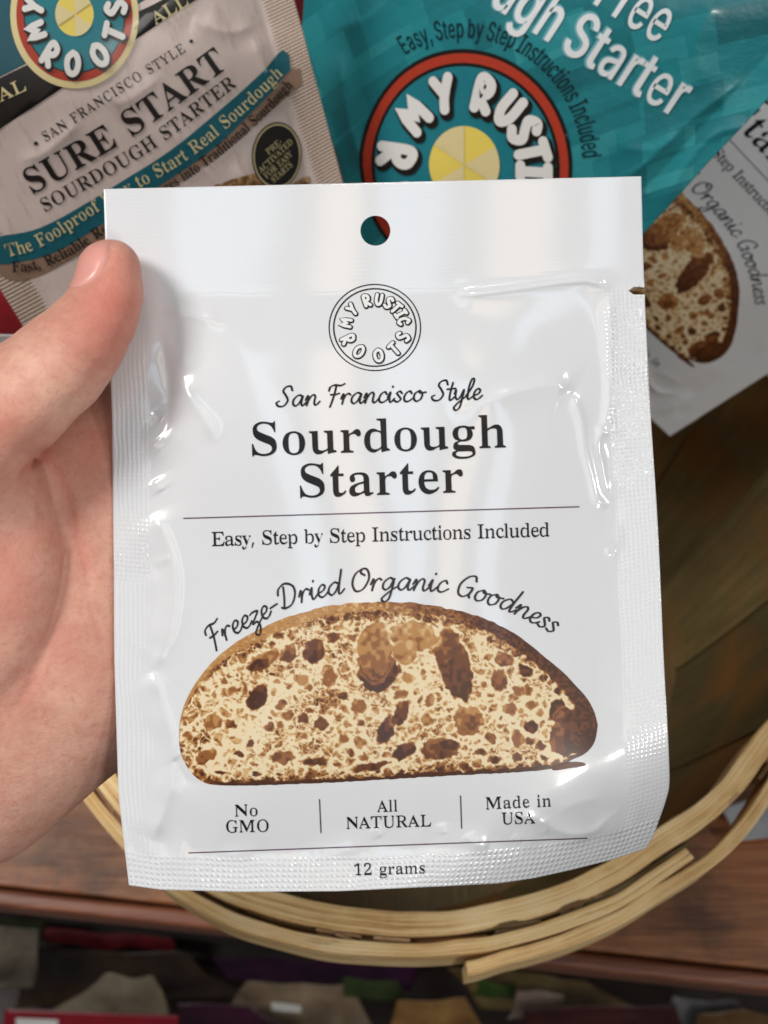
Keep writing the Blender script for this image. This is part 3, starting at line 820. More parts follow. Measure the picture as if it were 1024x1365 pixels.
',249,306,221,314,189,317,154,314,119,306,88,293,60,275,36,254,16,228,2,200,-7;169,11,182,13,193,18,202,27,210,43,217,81,220,154,218,212,210,263,204,277,196,288,187,295,169,299,155,'
'297,144,292,135,283,128,271,120,227,117,154,120,82,127,43,135,27,144,18,155,13|p371;17,-139,17,-124,36,-120,48,-108,51,-95,52,-64,52,263,49,277,45,285,33,292,19,295,19,310,143,310,'
'143,263,160,287,169,297,191,311,203,315,230,319,248,318,264,314,286,303,306,287,326,258,341,223,348,193,350,148,346,113,338,82,321,46,304,24,284,7,261,-5,236,-10,204,-7,183,1,164,1'
'4,148,32,148,-64,152,-99,156,-108,164,-116,176,-120,197,-123,197,-139;195,28,210,30,222,36,232,46,239,59,249,99,253,154,248,220,238,255,230,266,220,274,199,278,184,275,171,267,158,'
'254,148,235,148,69,157,51,167,38,180,31|r287;18,0,18,16,38,20,47,28,51,37,52,56,52,268,49,280,45,287,37,291,20,293,21,310,146,310,146,252,170,286,187,301,205,312,222,317,240,318,25'
'8,315,272,307,284,292,289,266,285,244,272,229,252,222,233,224,222,231,201,256,189,260,178,257,168,250,159,237,152,220,149,192,150,41,155,30,162,23,173,19,197,16,197,0|s288;151,-10,'
'122,-6,73,9,60,4,51,-9,36,-9,36,105,53,105,62,76,75,52,93,33,119,18,146,15,171,21,187,37,192,58,187,78,172,95,90,139,70,153,54,169,44,187,38,206,37,231,41,250,48,268,65,291,80,303,'
'98,312,118,317,147,319,213,305,223,308,230,319,244,319,244,222,228,222,219,246,206,266,191,282,174,291,156,296,130,294,116,286,106,271,106,248,115,232,132,219,200,185,227,167,245,1'
'46,255,119,257,95,255,72,250,51,235,25,212,6,194,-3,174,-8|t228;124,-9,97,-7,76,2,62,16,53,36,48,71,48,279,20,279,20,300,88,369,112,398,129,424,144,424,144,310,208,310,208,279,144,'
'279,144,82,146,60,154,44,168,40,179,42,189,49,198,60,206,75,222,66,205,33,182,9,155,-5|u375;131,-10,109,-8,84,1,65,17,53,41,46,84,44,268,41,279,35,287,25,292,11,294,11,310,142,310,'
'142,66,147,52,153,44,162,38,177,36,191,37,205,43,217,53,228,66,227,265,223,281,216,288,205,292,189,294,189,310,324,310,324,59,328,44,333,37,342,33,360,30,360,13,300,7,228,-10,228,4'
'0,209,19,186,3,160,-7|y300;52,-140,24,-134,10,-125,3,-117,-4,-102,-6,-90,-6,-75,0,-60,11,-47,22,-42,40,-40,55,-43,66,-52,72,-61,76,-94,83,-99,92,-97,106,-85,122,-60,132,-36,140,-5,'
'32,261,15,287,8,292,-5,293,-5,310,162,310,162,293,134,288,129,282,128,272,185,119,232,246,238,269,237,282,231,288,222,292,203,293,203,310,300,310,300,293,287,290,279,284,264,254,15'
'8,-35,133,-89,117,-112,100,-128,81,-137')
SANS_DATA = (',188;38,-119,68,71,137,71,84,-119|E419;60,0,60,509,372,509,372,452,125,452,125,286,355,286,355,229,125,229,125,57,375,57,375,0|F410;60,0,60,509,369,509,369,452,125,452,125,278,346,'
'278,346,221,125,221,125,0|G520;269,-7,220,-2,176,11,137,33,104,64,77,101,57,146,44,197,40,254,44,311,57,362,77,407,103,445,136,475,175,498,218,511,265,516,304,513,340,504,374,489,4'
'03,469,429,445,449,416,465,384,474,349,408,349,390,388,369,416,342,437,310,450,272,456,232,452,202,443,174,426,158,412,143,395,125,364,112,327,105,285,105,223,112,181,125,145,151,1'
'05,166,90,184,76,214,62,235,56,257,53,290,54,309,57,336,67,360,81,374,93,396,123,410,160,415,202,434,199,283,199,283,256,478,256,478,185,471,141,457,103,436,69,409,41,388,26,365,13'
',339,3,312,-3|I300;31,0,31,57,118,57,118,452,31,452,31,509,269,509,269,452,183,452,183,57,269,57,269,0|S447;224,-9,184,-6,149,1,118,14,91,31,70,52,54,77,43,105,38,137,104,137,113,1'
'04,132,79,160,61,201,51,249,51,286,60,316,78,336,102,345,126,345,151,338,171,321,190,301,202,278,212,168,244,116,267,95,281,78,298,65,316,57,337,52,372,55,403,65,431,87,463,110,482'
',148,502,191,513,227,516,263,513,296,505,326,493,351,476,371,456,387,433,397,406,401,378,337,378,334,396,326,412,316,426,302,437,286,447,257,456,236,458,209,458,187,454,167,448,145'
',435,132,423,120,403,116,387,116,363,121,347,139,326,164,311,202,296,305,266,336,252,359,238,383,214,398,191,406,163,408,139,405,109,396,81,381,55,360,34,333,16,302,2,265,-6|a389;1'
'60,-9,126,-5,94,5,74,17,52,38,37,66,31,90,31,123,38,150,47,166,63,183,78,193,100,203,138,213,244,228,265,235,273,243,275,251,274,273,271,288,259,308,244,320,220,329,196,331,165,327'
',136,315,115,298,100,274,41,291,52,315,67,335,85,351,111,367,141,378,171,383,199,384,233,381,269,370,296,353,319,327,331,298,337,251,337,0,277,0,277,52,272,52,252,25,226,6,197,-5;1'
'70,45,202,49,222,56,239,66,257,83,266,99,274,121,276,190,265,184,246,179,165,166,139,160,117,150,101,136,95,124,92,105,94,87,102,72,114,61,130,52,149,47|b424;229,-8,198,-5,167,7,14'
'1,27,118,59,112,59,112,0,53,0,53,509,114,509,114,319,118,319,148,357,177,375,197,381,220,384,263,381,284,375,304,366,322,354,338,340,364,303,379,270,389,218,389,160,382,120,365,74,'
'338,37,322,22,304,10,274,-2;220,47,245,49,267,57,285,70,301,88,313,109,321,133,326,160,328,189,326,218,321,245,313,269,301,290,286,307,267,319,245,327,220,330,195,327,174,320,155,3'
'07,140,291,128,271,120,247,114,219,113,189,114,159,120,132,128,107,140,86,156,70,174,57,196,49|c396;207,-8,170,-5,137,6,107,23,82,46,62,74,46,108,37,146,34,187,37,230,46,268,62,302'
',82,330,107,353,137,371,170,381,207,384,234,383,260,377,284,368,305,356,324,341,340,322,353,301,362,277,303,262,292,286,276,306,253,321,230,328,189,329,165,322,151,315,134,300,119,'
'281,108,258,99,224,96,197,98,160,106,126,115,102,134,76,151,61,181,49,207,46,239,50,268,64,289,85,304,117,363,102,354,78,341,56,325,37,306,21,285,9,261,-1,235,-6|d424;195,-8,161,-5'
',140,1,121,10,86,37,60,74,42,120,35,160,35,218,46,270,60,303,87,340,121,366,141,375,162,381,204,384,228,381,247,375,277,357,290,342,306,319,311,319,311,509,372,509,372,0,313,0,313,'
'59,307,59,284,27,258,7,227,-5;205,47,229,49,250,57,269,70,284,86,296,107,305,132,310,159,312,189,310,219,305,247,296,271,284,291,269,307,251,320,229,327,205,330,179,327,157,319,139'
',307,124,290,112,269,103,245,98,218,96,189,98,160,103,133,112,109,124,88,139,70,158,57,180,49|e404;212,-8,173,-5,149,1,117,16,90,38,68,64,51,96,40,132,34,172,35,215,42,254,55,290,7'
'4,320,97,346,125,365,157,378,193,384,228,383,266,374,294,361,319,341,341,315,357,282,366,252,371,207,371,169,75,169,75,221,338,221,310,202,305,246,291,282,268,309,250,321,237,326,2'
'05,330,173,326,146,313,120,288,106,263,98,234,97,157,102,130,110,106,123,86,139,70,158,58,179,50,204,46,224,47,254,53,275,64,294,84,306,105,365,91,357,70,345,51,330,34,311,19,290,8'
',266,-1,240,-6|g425;207,-151,159,-146,134,-140,112,-130,93,-119,77,-105,64,-91,51,-69,101,-41,128,-72,145,-83,165,-92,192,-97,218,-97,249,-92,267,-85,282,-75,295,-62,307,-38,311,-6'
',311,68,306,68,287,41,267,24,247,13,220,6,184,5,152,10,122,22,95,39,73,62,61,80,46,112,39,136,35,163,34,206,39,246,46,271,60,304,80,332,112,361,141,375,162,381,196,384,221,383,242,'
'378,259,370,277,357,291,342,308,319,313,319,313,379,372,379,372,-9,367,-54,360,-73,345,-97,331,-111,308,-127,291,-136,261,-145;205,59,229,61,251,68,269,79,285,95,297,114,305,137,31'
'1,163,312,193,311,222,305,248,297,271,285,291,270,308,251,320,230,327,205,330,180,327,158,320,139,307,124,290,112,270,103,246,98,221,96,193,98,164,103,138,112,115,124,96,140,80,158'
',68,180,61|h410;114,227,114,0,53,0,53,509,114,509,114,287,102,287,118,322,137,349,160,367,187,379,217,384,255,382,288,372,315,354,332,336,345,313,351,294,356,264,357,0,296,0,296,24'
'6,293,266,287,283,278,298,267,310,246,323,220,329,190,327,161,317,141,303,126,283,117,257|i167;53,0,53,379,114,379,114,0;84,443,67,446,54,455,44,468,41,483,44,499,54,512,67,521,84,'
'524,100,521,114,512,123,499,126,483,123,468,114,455,100,446|l189;139,-2,101,3,80,15,65,33,58,47,54,65,53,509,114,509,115,81,119,65,127,56,141,52,170,54,181,3|n410;114,227,114,0,53,'
'0,53,379,112,379,112,287,102,287,118,322,137,349,160,367,187,379,217,384,255,382,288,372,315,354,332,336,344,313,351,294,356,264,357,0,296,0,296,246,293,266,287,283,278,298,267,310'
',246,323,220,329,190,327,161,317,141,303,126,283,117,257|o415;207,-8,170,-5,137,6,107,23,82,46,62,74,46,108,37,146,34,187,37,230,46,268,62,302,82,330,107,353,137,371,170,381,207,38'
'4,245,381,278,371,308,353,333,330,354,302,369,268,378,230,381,187,378,146,369,108,354,74,333,46,308,23,278,6,245,-5;207,46,234,49,250,54,270,66,287,82,300,102,310,126,316,151,319,1'
'87,318,215,310,250,300,274,287,294,270,310,250,322,234,327,207,330,181,327,165,322,145,310,128,294,115,274,106,250,98,215,96,187,99,151,106,126,115,102,128,82,145,66,165,54,189,48|'
'p424;53,-143,53,379,112,379,112,319,118,319,137,346,152,360,171,373,190,380,212,384,241,384,263,381,294,371,313,361,330,347,352,323,370,293,382,257,389,218,389,160,382,120,370,84,3'
'52,54,322,22,304,10,284,1,252,-7,213,-7,178,1,149,20,118,59,114,59,114,-143;220,47,245,49,267,57,285,70,301,88,313,109,321,133,326,160,328,189,326,218,321,245,313,269,301,290,286,3'
'07,267,319,245,327,220,330,195,327,174,320,155,307,140,291,128,271,120,247,114,219,113,189,114,159,120,132,128,107,140,86,156,70,174,57,196,49|r259;53,0,53,379,112,379,112,321,115,'
'321,122,335,135,352,152,367,166,375,196,384,243,384,243,322,200,326,170,319,154,312,140,301,123,278,117,262,114,243,114,0|s365;182,-8,154,-7,128,-2,105,6,84,18,67,32,53,50,42,71,36'
',94,94,107,105,79,119,64,143,51,173,46,200,46,225,52,244,62,262,81,268,97,267,112,260,129,250,139,225,151,137,173,95,191,79,202,66,215,57,229,48,255,47,282,51,305,61,325,81,349,107'
',367,131,377,158,382,197,384,239,378,261,369,279,358,294,344,307,328,324,290,268,277,255,302,232,323,205,331,171,332,143,324,126,313,117,304,109,283,109,272,112,258,124,243,144,232'
',254,202,292,183,306,171,321,150,330,125,331,98,326,75,317,54,302,35,283,19,260,6,233,-2|t227;204,379,204,327,6,327,6,379;65,471,126,471,127,81,136,61,150,53,172,50,202,54,213,2,21'
'1,1,186,-3,156,-4,135,-1,115,6,99,15,86,28,75,43,69,61,65,93|u410;182,-5,138,1,108,15,95,25,78,44,62,76,57,95,53,127,53,379,114,379,114,144,117,114,127,89,137,75,150,64,172,54,200,'
'50,232,55,254,65,273,81,286,103,293,122,296,145,296,379,357,379,357,0,298,0,298,92,307,92,297,67,286,47,265,23,231,3,213,-2|y389;47,-139,61,-86,84,-90,100,-89,114,-86,124,-80,136,-'
'67,144,-53,163,-1,17,379,84,379,171,138,206,21,184,21,218,138,305,379,371,379,204,-58,188,-91,164,-120,150,-130,128,-140,111,-144,88,-145,67,-144')
SERIF0 = parse_font(SERIF_DATA, 455.0)
SANS0 = parse_font(SANS_DATA, 509.0)
SERIF_M = reshape_font(SERIF0, 0.60, 0.062, 0.008, 0.222, 1.02)     # title weight
SERIF_R = reshape_font(SERIF0, 0.38, 0.07, 0.012, 0.222, 1.0)      # text weight
SERIF_B = reshape_font(SERIF0, 0.9, 0.06, 0.012, 0.222, 1.0)
SANS_B = embolden(SANS0, 0.048, 0.014)
SANS_R = embolden(SANS0, 0.018, 0.004)

# ------------------------------------------------------------------ the white sachet
SACH_C = campt(515, 705, D0)
INK = film_ink('black_print', lin(22, 21, 23), 0.3, 0.25, 0.12, var=0.04)
INK_SOFT = film_ink('grey_print', lin(50, 46, 50), 0.3, 0.25, 0.12, var=0.05)
INK_VIOLET = film_ink('plum_print', lin(92, 72, 92), 0.3, 0.45, 0.12, var=0.05)
WHITE_INK = film_ink('white_film_print', (0.83, 0.83, 0.83), 0.36, 0.45, 0.12, var=0.0)

def white_film():
    m = NT('white_glossy_film')
    uv = m.uv()                                   # millimetres x 1/0.14 across and down the sachet
    wob = m.n('ShaderNodeTexNoise'); m.put(wob.inputs['Vector'], m.map(uv, (.012, .012, 1))); wob.inputs['Scale'].default_value = 1.0
    vm = m.n('ShaderNodeVectorMath', operation='MULTIPLY_ADD'); m.put(vm.inputs[0], wob.outputs['Color']); vm.inputs[1].default_value = (9, 9, 0); m.put(vm.inputs[2], uv)
    press = m.ramp(m.noise(m.map(uv, (.02, .02, 1), (0, 0, 0), (5, 2, 0)), 1.0, 3, 0.6), [(0.3, (.35, .35, .35)), (0.6, (1, 1, 1))])
    sx = m.n('ShaderNodeSeparateXYZ'); m.put(sx.inputs[0], vm.outputs[0])
    u, v = sx.outputs[0], sx.outputs[1]
    def wave(x, pitch):
        s = m.math('SINE', m.math('MULTIPLY', x, 2 * math.pi / pitch))
        return m.math('MULTIPLY_ADD', s, 0.5, 0.5)
    def gate(x, a, b):
        nd = m.n('ShaderNodeMapRange', interpolation_type='SMOOTHSTEP')
        m.put(nd.inputs[0], x); nd.inputs[1].default_value = a; nd.inputs[2].default_value = b
        return nd.outputs[0]
    bottom = gate(v, 884, 890)
    left = m.math('MULTIPLY', m.math('MULTIPLY', m.math('SUBTRACT', 1.0, gate(u, 50, 56)), m.math('SUBTRACT', 1.0, bottom)), gate(v, 150, 230))
    right = m.math('MULTIPLY', m.math('MULTIPLY', gate(u, 664, 670), gate(v, 150, 160)), m.math('SUBTRACT', 1.0, bottom))
    top = m.math('SUBTRACT', 1.0, gate(v, 146, 152))
    dots = m.math('MULTIPLY', wave(u, 7.4), wave(v, 7.4))
    rdots = m.math('MULTIPLY', wave(u, 6.0), wave(v, 6.0))
    ldots = m.math('MULTIPLY_ADD', m.math('MULTIPLY', wave(u, 6.0), wave(v, 6.0)), 0.45, m.math('MULTIPLY', wave(u, 6.0), 0.55))
    h = m.math('MULTIPLY', bottom, dots)
    h = m.math('MULTIPLY_ADD', m.math('MULTIPLY', right, rdots), m.math('MULTIPLY_ADD', m.math('MULTIPLY', gate(v, 150, 200), m.math('SUBTRACT', 1.0, gate(v, 380, 470))), 0.55, 0.32), h)
    h = m.math('MULTIPLY_ADD', m.math('MULTIPLY', left, ldots), m.math('MULTIPLY_ADD', m.math('MULTIPLY', gate(v, 425, 470), m.math('SUBTRACT', 1.0, gate(v, 500, 545))), 0.8, 0.26), h)
    h = m.math('MULTIPLY_ADD', m.math('MULTIPLY', top, wave(v, 5.6)), 0.06, h)
    h = m.math('MULTIPLY', h, press)
    fine = m.noise(m.map(uv, (0.02, 0.02, 1)), 1.0, 4, 0.5)
    nb1 = m.bump(h, 1.0, 0.00014)
    nb = m.bump(fine, 0.2, 0.0006, nb1)
    return m.set(Base_Color=(0.785, 0.80, 0.825), Roughness=0.34, Normal=nb, Coat_Weight=1.0, Coat_IOR=1.8, Coat_Roughness=0.08,
                 Coat_Normal=nb1, Specular_IOR_Level=0.5, Subsurface_Weight=0.0)
FILM = white_film()

class Sachet:
    """height field over photo pixels: the real relief of the filled sachet, viewer side"""
    XL = np.array([(252, 138), (400, 143), (560, 149.5), (760, 152), (880, 152.5), (1060, 158), (1130, 166), (1180, 172)], float)
    XR = np.array([(235, 855), (380, 859), (560, 868), (700, 877), (880, 885), (1165, 893)], float)
    def __init__(self, curl=True, seed=1, folds=True):
        self.curl = curl
        self.no = VNoise(seed)
        self.yb = np.array([(172, 1180), (214, 1186), (325, 1189), (450, 1188), (560, 1183), (662, 1178), (710, 1171), (765, 1159), (816, 1146), (861, 1131), (900, 1118)], float) if curl else \
            np.array([(172, 1180), (330, 1179), (893, 1165)], float)
        R = self.ridges = []
        def add(P, amp, sig, t0=0.12, t1=0.12, m=5):
            R.append((catmull(P, m) if len(P) > 2 else np.array(P, float), amp, sig, t0, t1))
        # creases round the filled pouch
        add([(606, 393), (640, 391), (700, 383), (765, 374), (795, 376), (813, 390)], 5.5, 6.5)
        add([(598, 555), (640, 538), (690, 522), (740, 514), (766, 524)], 7.5, 20, 0.5, 0.15)
        add([(762, 520), (775, 560), (780, 600), (790, 640), (797, 668), (815, 674)], 3.6, 8.5)
        add([(814, 388), (813, 450), (813, 520), (808, 560), (798, 590), (803, 620), (808, 650), (817, 672)], 3.2, 7)
        add([(796, 566), (806, 578), (814, 572), (812, 560)], 1.8, 5)
        add([(216, 414), (250, 420), (302, 432)], 3.4, 9, 0.3, 0.4)
        add([(238, 505), (258, 535), (275, 562), (288, 592)], 4.2, 12, 0.3, 0.3)
        add([(204, 754), (216, 748), (228, 742)], 2.0, 5, 0.4, 0.2)
        add([(203, 684), (222, 722), (232, 765), (229, 815), (216, 868), (202, 892)], 6.5, 17, 0.1, 0.1)
        add([(202, 895), (220, 950), (231, 1000), (224, 1060), (204, 1120)], 6.5, 17, 0.1, 0.1)
        add([(231, 1010), (250, 1040), (280, 1048)], -3.5, 10, 0.1, 0.6)
        add([(214, 440), (222, 490), (226, 540), (216, 590)], -5.0, 16, 0.3, 0.3)
        add([(204, 592), (213, 600)], 3.5, 9); add([(206, 640), (215, 655)], 3.2, 10); add([(203, 550), (214, 560)], -3, 8)
        add([(648, 1072), (680, 1086), (716, 1092), (744, 1107), (768, 1112), (792, 1108), (812, 1090), (836, 1074)], 4.2, 9, 0.3, 0.3)
        add([(724, 1092), (728, 1104), (726, 1112)], 1.8, 4)
        add([(622, 1112), (630, 1124), (652, 1127)], 2.2, 5.5); add([(684, 1114), (694, 1122)], 1.4, 5)
        add([(738, 1086), (772, 1070), (812, 1062)], 1.8, 12, 0.3, 0.4)
        add([(500, 1104), (506, 1116)], 2.0, 5); add([(588, 1098), (590, 1112)], 1.6, 5)
        add([(808, 738), (822, 734)], 1.6, 5)
    def edge_l(self, y): return np.interp(y, self.XL[:, 0], self.XL[:, 1])
    def edge_r(self, y): return np.interp(y, self.XR[:, 0], self.XR[:, 1])
    def edge_b(self, x): return np.interp(x, self.yb[:, 0], self.yb[:, 1])
    def edge_t(self, x): return 252 + (x - 138) * (-17.0 / 717)
    def w(self, x, y):
        x, y = np.broadcast_arrays(np.asarray(x, float), np.asarray(y, float))
        dl = x - self.edge_l(y) - 50; dr = self.edge_r(y) - x - 54
        dt = (y - self.edge_t(x) - 132) * 0.6; db = self.edge_b(x) - y - (50 - 14 * sm(600, 830, x) if self.curl else 50)
        m = smin(smin(dl, dr, 60), smin(dt, db, 60), 90)
        m = np.maximum(m, 0)
        h = 24 * (1 - np.exp(-(m / 80.0) ** 1.5))
        inside = sm(0, 40, m)
        h = h + (self.no.fbm(x / 150.0, y / 150.0, 1) - 0.5) * 4 * inside
        # gentle puckers along the side seams
        pl = np.exp(-(dl / 26.0) ** 2) * sm(-14, 6, dl) * sm(40, 120, dt)
        h = h + pl * (self.no(x / 60.0 + 40, y / 30.0) - 0.5) * 4.5
        pr = np.exp(-(dr / 24.0) ** 2) * sm(-14, 4, dr) * sm(40, 120, dt)
        h = h + pr * (self.no(x / 60.0 + 90, y / 34.0) - 0.5) * 4
        pb = np.exp(-(db / 22.0) ** 2) * sm(-12, 4, db)
        h = h + pb * (self.no(x / 22.0 + 10, y / 50.0) - 0.5) * 5
        for P, amp, sig, t0, t1 in self.ridges:
            lo = P.min(0) - 6 * sig; hi = P.max(0) + 6 * sig
            k = (x > lo[0]) & (x < hi[0]) & (y > lo[1]) & (y < hi[1])
            if not k.any():
                continue
            d, t = seg_dist(x[k], y[k], P)
            g = amp * np.exp(-(np.sqrt(d * d + 3.0) - 1.73) / (0.95 * sig)) * sm(-0.02, t0, t) * (1 - sm(1 - t1, 1.02, t))
            h = h.copy(); h[k] = h[k] + g
        # slack of the flat seals
        h = h + (self.no(x / 260.0 + 3, y / 260.0 + 8) - 0.5) * 10
        if self.curl:
            q = (x - 600) * 0.52 + (y - 900) * 0.854
            h = h - 0.0052 * np.maximum(q - 195, 0) ** 2
        return h
    def P(self, x, y, lift=0.0):
        return campt(x, y, D0 - (self.w(x, y) + lift) * MM) - SACH_C

def coons(top, bottom, left, right, nu, nv):
    """px grid between four boundary polylines (top/bottom left->right, left/right top->bottom)"""
    def res(P, n):
        P = np.asarray(P, float); L = np.r_[0, np.cumsum(np.hypot(*np.diff(P, axis=0).T))] ; L /= L[-1]
        t = np.linspace(0, 1, n)
        return np.stack([np.interp(t, L, P[:, 0]), np.interp(t, L, P[:, 1])], 1)
    T, B, Lf, Rt = res(top, nu), res(bottom, nu), res(left, nv), res(right, nv)
    s = np.linspace(0, 1, nu)[None, :, None]; t = np.linspace(0, 1, nv)[:, None, None]
    return ((1 - t) * T[None] + t * B[None] + (1 - s) * Lf[:, None] + s * Rt[:, None]
            - ((1 - s) * (1 - t) * T[0] + s * (1 - t) * T[-1] + (1 - s) * t * B[0] + s * t * B[-1]))

def poly_sdf(x, y, P):
    """signed distance (negative inside) to a closed polygon and the nearest boundary point"""
    P = np.asarray(P, float); best = np.full(np.shape(x), 1e9); bx = np.zeros(np.shape(x)); by = np.zeros(np.shape(x))
    ins = np.zeros(np.shape(x), bool)
    for i in range(len(P)):
        a, b = P[i], P[(i + 1) % len(P)]; d = b - a
        t = np.clip(((x - a[0]) * d[0] + (y - a[1]) * d[1]) / (d @ d), 0, 1)
        qx, qy = a[0] + t * d[0], a[1] + t * d[1]; q = np.hypot(x - qx, y - qy)
        m = q < best; best = np.where(m, q, best); bx = np.where(m, qx, bx); by = np.where(m, qy, by)
        c = ((a[1] > y) != (b[1] > y)) & (x < (b[0] - a[0]) * (y - a[1]) / (b[1] - a[1] + 1e-12) + a[0])
        ins ^= c
    return np.where(ins, -best, best), bx, by

HOLE = ellipse_px((500.5, 307.5), 20, 20, 48)
NOTCH = np.array([(837.5, 387.5), (845, 382.2), (862, 383.2), (862, 392.5), (845, 392.6)])

def bread_print(S, parent, n_x=520, n_y=240):
    rs = np.random.RandomState(11); no = VNoise(4); no2 = VNoise(9)
    top = catmull([(238.5, 983), (240, 962), (245, 942), (254, 922), (270, 898), (292, 874), (320, 853), (352, 836), (395, 819), (445, 807), (500, 802.5), (550, 803.5), (600, 812),
                   (645, 824), (688, 846), (728, 877), (752, 897), (766, 912), (782, 930), (792, 948), (797, 966)], 10)
    bot = catmull([(238.5, 983), (240, 1000), (246, 1016), (256, 1031), (270, 1042), (290, 1046.5), (340, 1047), (420, 1044), (500, 1040), (580, 1035), (660, 1031), (720, 1027),
                   (750, 1021), (762, 1013), (776, 1007), (787, 998), (794, 985), (797, 966)], 10)
    u = (1 - np.cos(np.linspace(0, math.pi, n_x))) / 2 * 0.35 + np.linspace(0, 1, n_x) * 0.65
    xs = 238.5 + u * (797 - 238.5)
    yt = np.interp(xs, top[:, 0], top[:, 1]); yb = np.interp(xs, np.maximum.accumulate(bot[:, 0]), bot[:, 1])
    yt = yt + (no(xs / 7, xs * 0) - 0.5) * 2.2 * np.sin(math.pi * u); yb = yb + (no(xs / 6, xs * 0 + 7) - 0.5) * 1.2 * np.sin(math.pi * u)
    t = np.linspace(0, 1, n_y)
    X = np.repeat(xs[None], n_y, 0); Y = yt[None] * (1 - t[:, None]) + yb[None] * t[:, None]
    wx = X + (no(X / 9, Y / 9) - 0.5) * 5 + (no2(X / 3.5, Y / 3.5) - 0.5) * 2.6
    wy = Y + (no(X / 9 + 50, Y / 9) - 0.5) * 5 + (no2(X / 3.5 + 50, Y / 3.5) - 0.5) * 2.6
    def worley(x, y, c, seed):
        g = np.random.RandomState(seed).rand(128, 128, 3); xi = np.floor(x / c).astype(int); yi = np.floor(y / c).astype(int)
        f1 = np.full(x.shape, 9.0); f2 = np.full(x.shape, 9.0); cid = np.zeros(x.shape)
        for i in (-1, 0, 1):
            for j in (-1, 0, 1):
                r = g[(xi + i) % 128, (yi + j) % 128]
                d = np.hypot((xi + i + r[..., 0]) - x / c, (yi + j + r[..., 1]) - y / c)
                n1 = d < f1
                f2 = np.where(n1, f1, np.minimum(f2, d)); cid = np.where(n1, r[..., 2], cid); f1 = np.where(n1, d, f1)
        return f1, f2 - f1, cid
    # tone: 1 pale crumb ... 0 dark: golden cells in a cream web, three cell sizes
    patch = no.fbm(X / 34, Y / 34, 3)
    _, w1, c1 = worley(wx * 0.95 + wy * 0.2, wy, 11.0, 1)
    _, w2, c2 = worley(wx, wy * 1.1, 5.6, 2)
    _, w3, c3 = worley(X, Y, 3.1, 3)
    web = np.maximum(np.maximum(1 - sm(0.03, 0.18, w1), (1 - sm(0.03, 0.22, w2)) * 0.85), (1 - sm(0.05, 0.3, w3)) * 0.32)
    v = 0.36 + (c1 - 0.5) * 0.18 + (c2 - 0.5) * 0.26 + (c3 - 0.5) * 0.16 + (patch - 0.5) * 0.55
    v = v + web * (0.40 + (no2.fbm(X / 22, Y / 22, 2) - 0.5) * 0.5)
    # pale sweeps
    for P, s, a in (([(296, 1008), (330, 972), (372, 940), (410, 905)], 13, 0.4), ([(560, 955), (560, 915), (572, 880)], 9, 0.35), ([(640, 850), (640, 905), (660, 940)], 8, 0.3), ([(520, 960), (600, 930)], 8, 0.25), ([(440, 950), (470, 1000)], 8, 0.2)):
        d, _ = seg_dist(X, Y, P); v = v + a * np.exp(-(d / s) ** 2)
    v = v - 0.28 * np.exp(-(((X - 265) / 26) ** 2 + ((Y - 985) / 40) ** 2)) - 0.05 * np.exp(-(((X - 420) / 60) ** 2 + ((Y - 950) / 40) ** 2))
    big = [(504, 893, 27, 30, 0, -.93), (500, 868, 25, 38, 0, .5), (605, 884, 22, 50, -17, .8), (614, 905, 15, 30, -15, -.95), (551, 848, 32, 20, 8, .42), (540, 868, 16, 18, 0, -.36), (419, 869, 15, 18, 0, .8), (383, 872, 11, 13, 10, .7),
           (352, 880, 24, 11, -35, .55), (345, 888, 15, 8, -30, -.85), (343, 930, 13, 20, 28, .95), (444, 850, 8, 7, 0, .7), (515, 972, 11, 22, 22, .92), (534, 951, 10, 18, 22, .85), (539, 1001, 18, 11, -30, .97),
           (588, 998, 25, 15, -8, .75), (598, 992, 12, 8, 0, -.9), (624, 961, 20, 21, 0, .5), (628, 962, 10, 10, 0, -.75), (745, 950, 12, 17, 0, .98), (757, 976, 23, 34, 12, .68), (700, 894, 12, 7, 30, .95), (671, 879, 13, 10, 20, .6),
           (665, 907, 11, 14, -10, .65), (428, 964, 10, 9, 0, .8), (378, 1010, 16, 9, 0, .72), (419, 1015, 19, 5, -4, .9), (495, 1021, 26, 6, -10, .88), (293, 1030, 8, 4, 10, .95), (457, 929, 8, 5, 20, .9),
           (478, 942, 9, 12, 0, .55), (405, 958, 7, 7, 0, .85), (375, 939, 8, 7, 0, .6), (284, 963, 14, 10, -20, .5), (709, 968, 9, 9, 0, .85), (275, 1008, 15, 10, -30, .6), (341, 1032, 6, 4, 0, .9), (318, 1005, 6, 4, -30, .9), (440, 905, 9, 12, 25, .55),
           (400, 905, 11, 9, 0, .45), (570, 960, 9, 7, 0, .5), (572, 935, 6, 9, 10, .55), (680, 945, 10, 9, 0, .55), (690, 985, 9, 12, 0, .6), (655, 985, 8, 7, 0, .6), (640, 1004, 8, 5, 0, .8), (660, 1012, 9, 5, 0, .85), (690, 1010, 7, 6, 0, .75), (720, 995, 8, 6, 0, .7), (708, 940, 9, 7, 0, .5), (728, 1010, 6, 4, 0, .9), (480, 990, 10, 7, 0, .5), (458, 985, 8, 8, 0, .55), (545, 905, 10, 7, -20, .35), (535, 925, 11, 6, -30, .5), (690, 920, 9, 7, 20, .5)]
    pores = []
    for _ in range(1250):
        x = rs.uniform(242, 790); s = 1.4 + 5.2 * rs.rand() ** 2.0
        a = np.interp(x, xs, yt) + 18; b = np.interp(x, xs, yb) - 6
        if b <= a: continue
        pores.append((x, rs.uniform(a, b), s * rs.uniform(.9, 1.6), s, rs.uniform(-50, 50), rs.uniform(.25, .56 + .03 * s)))
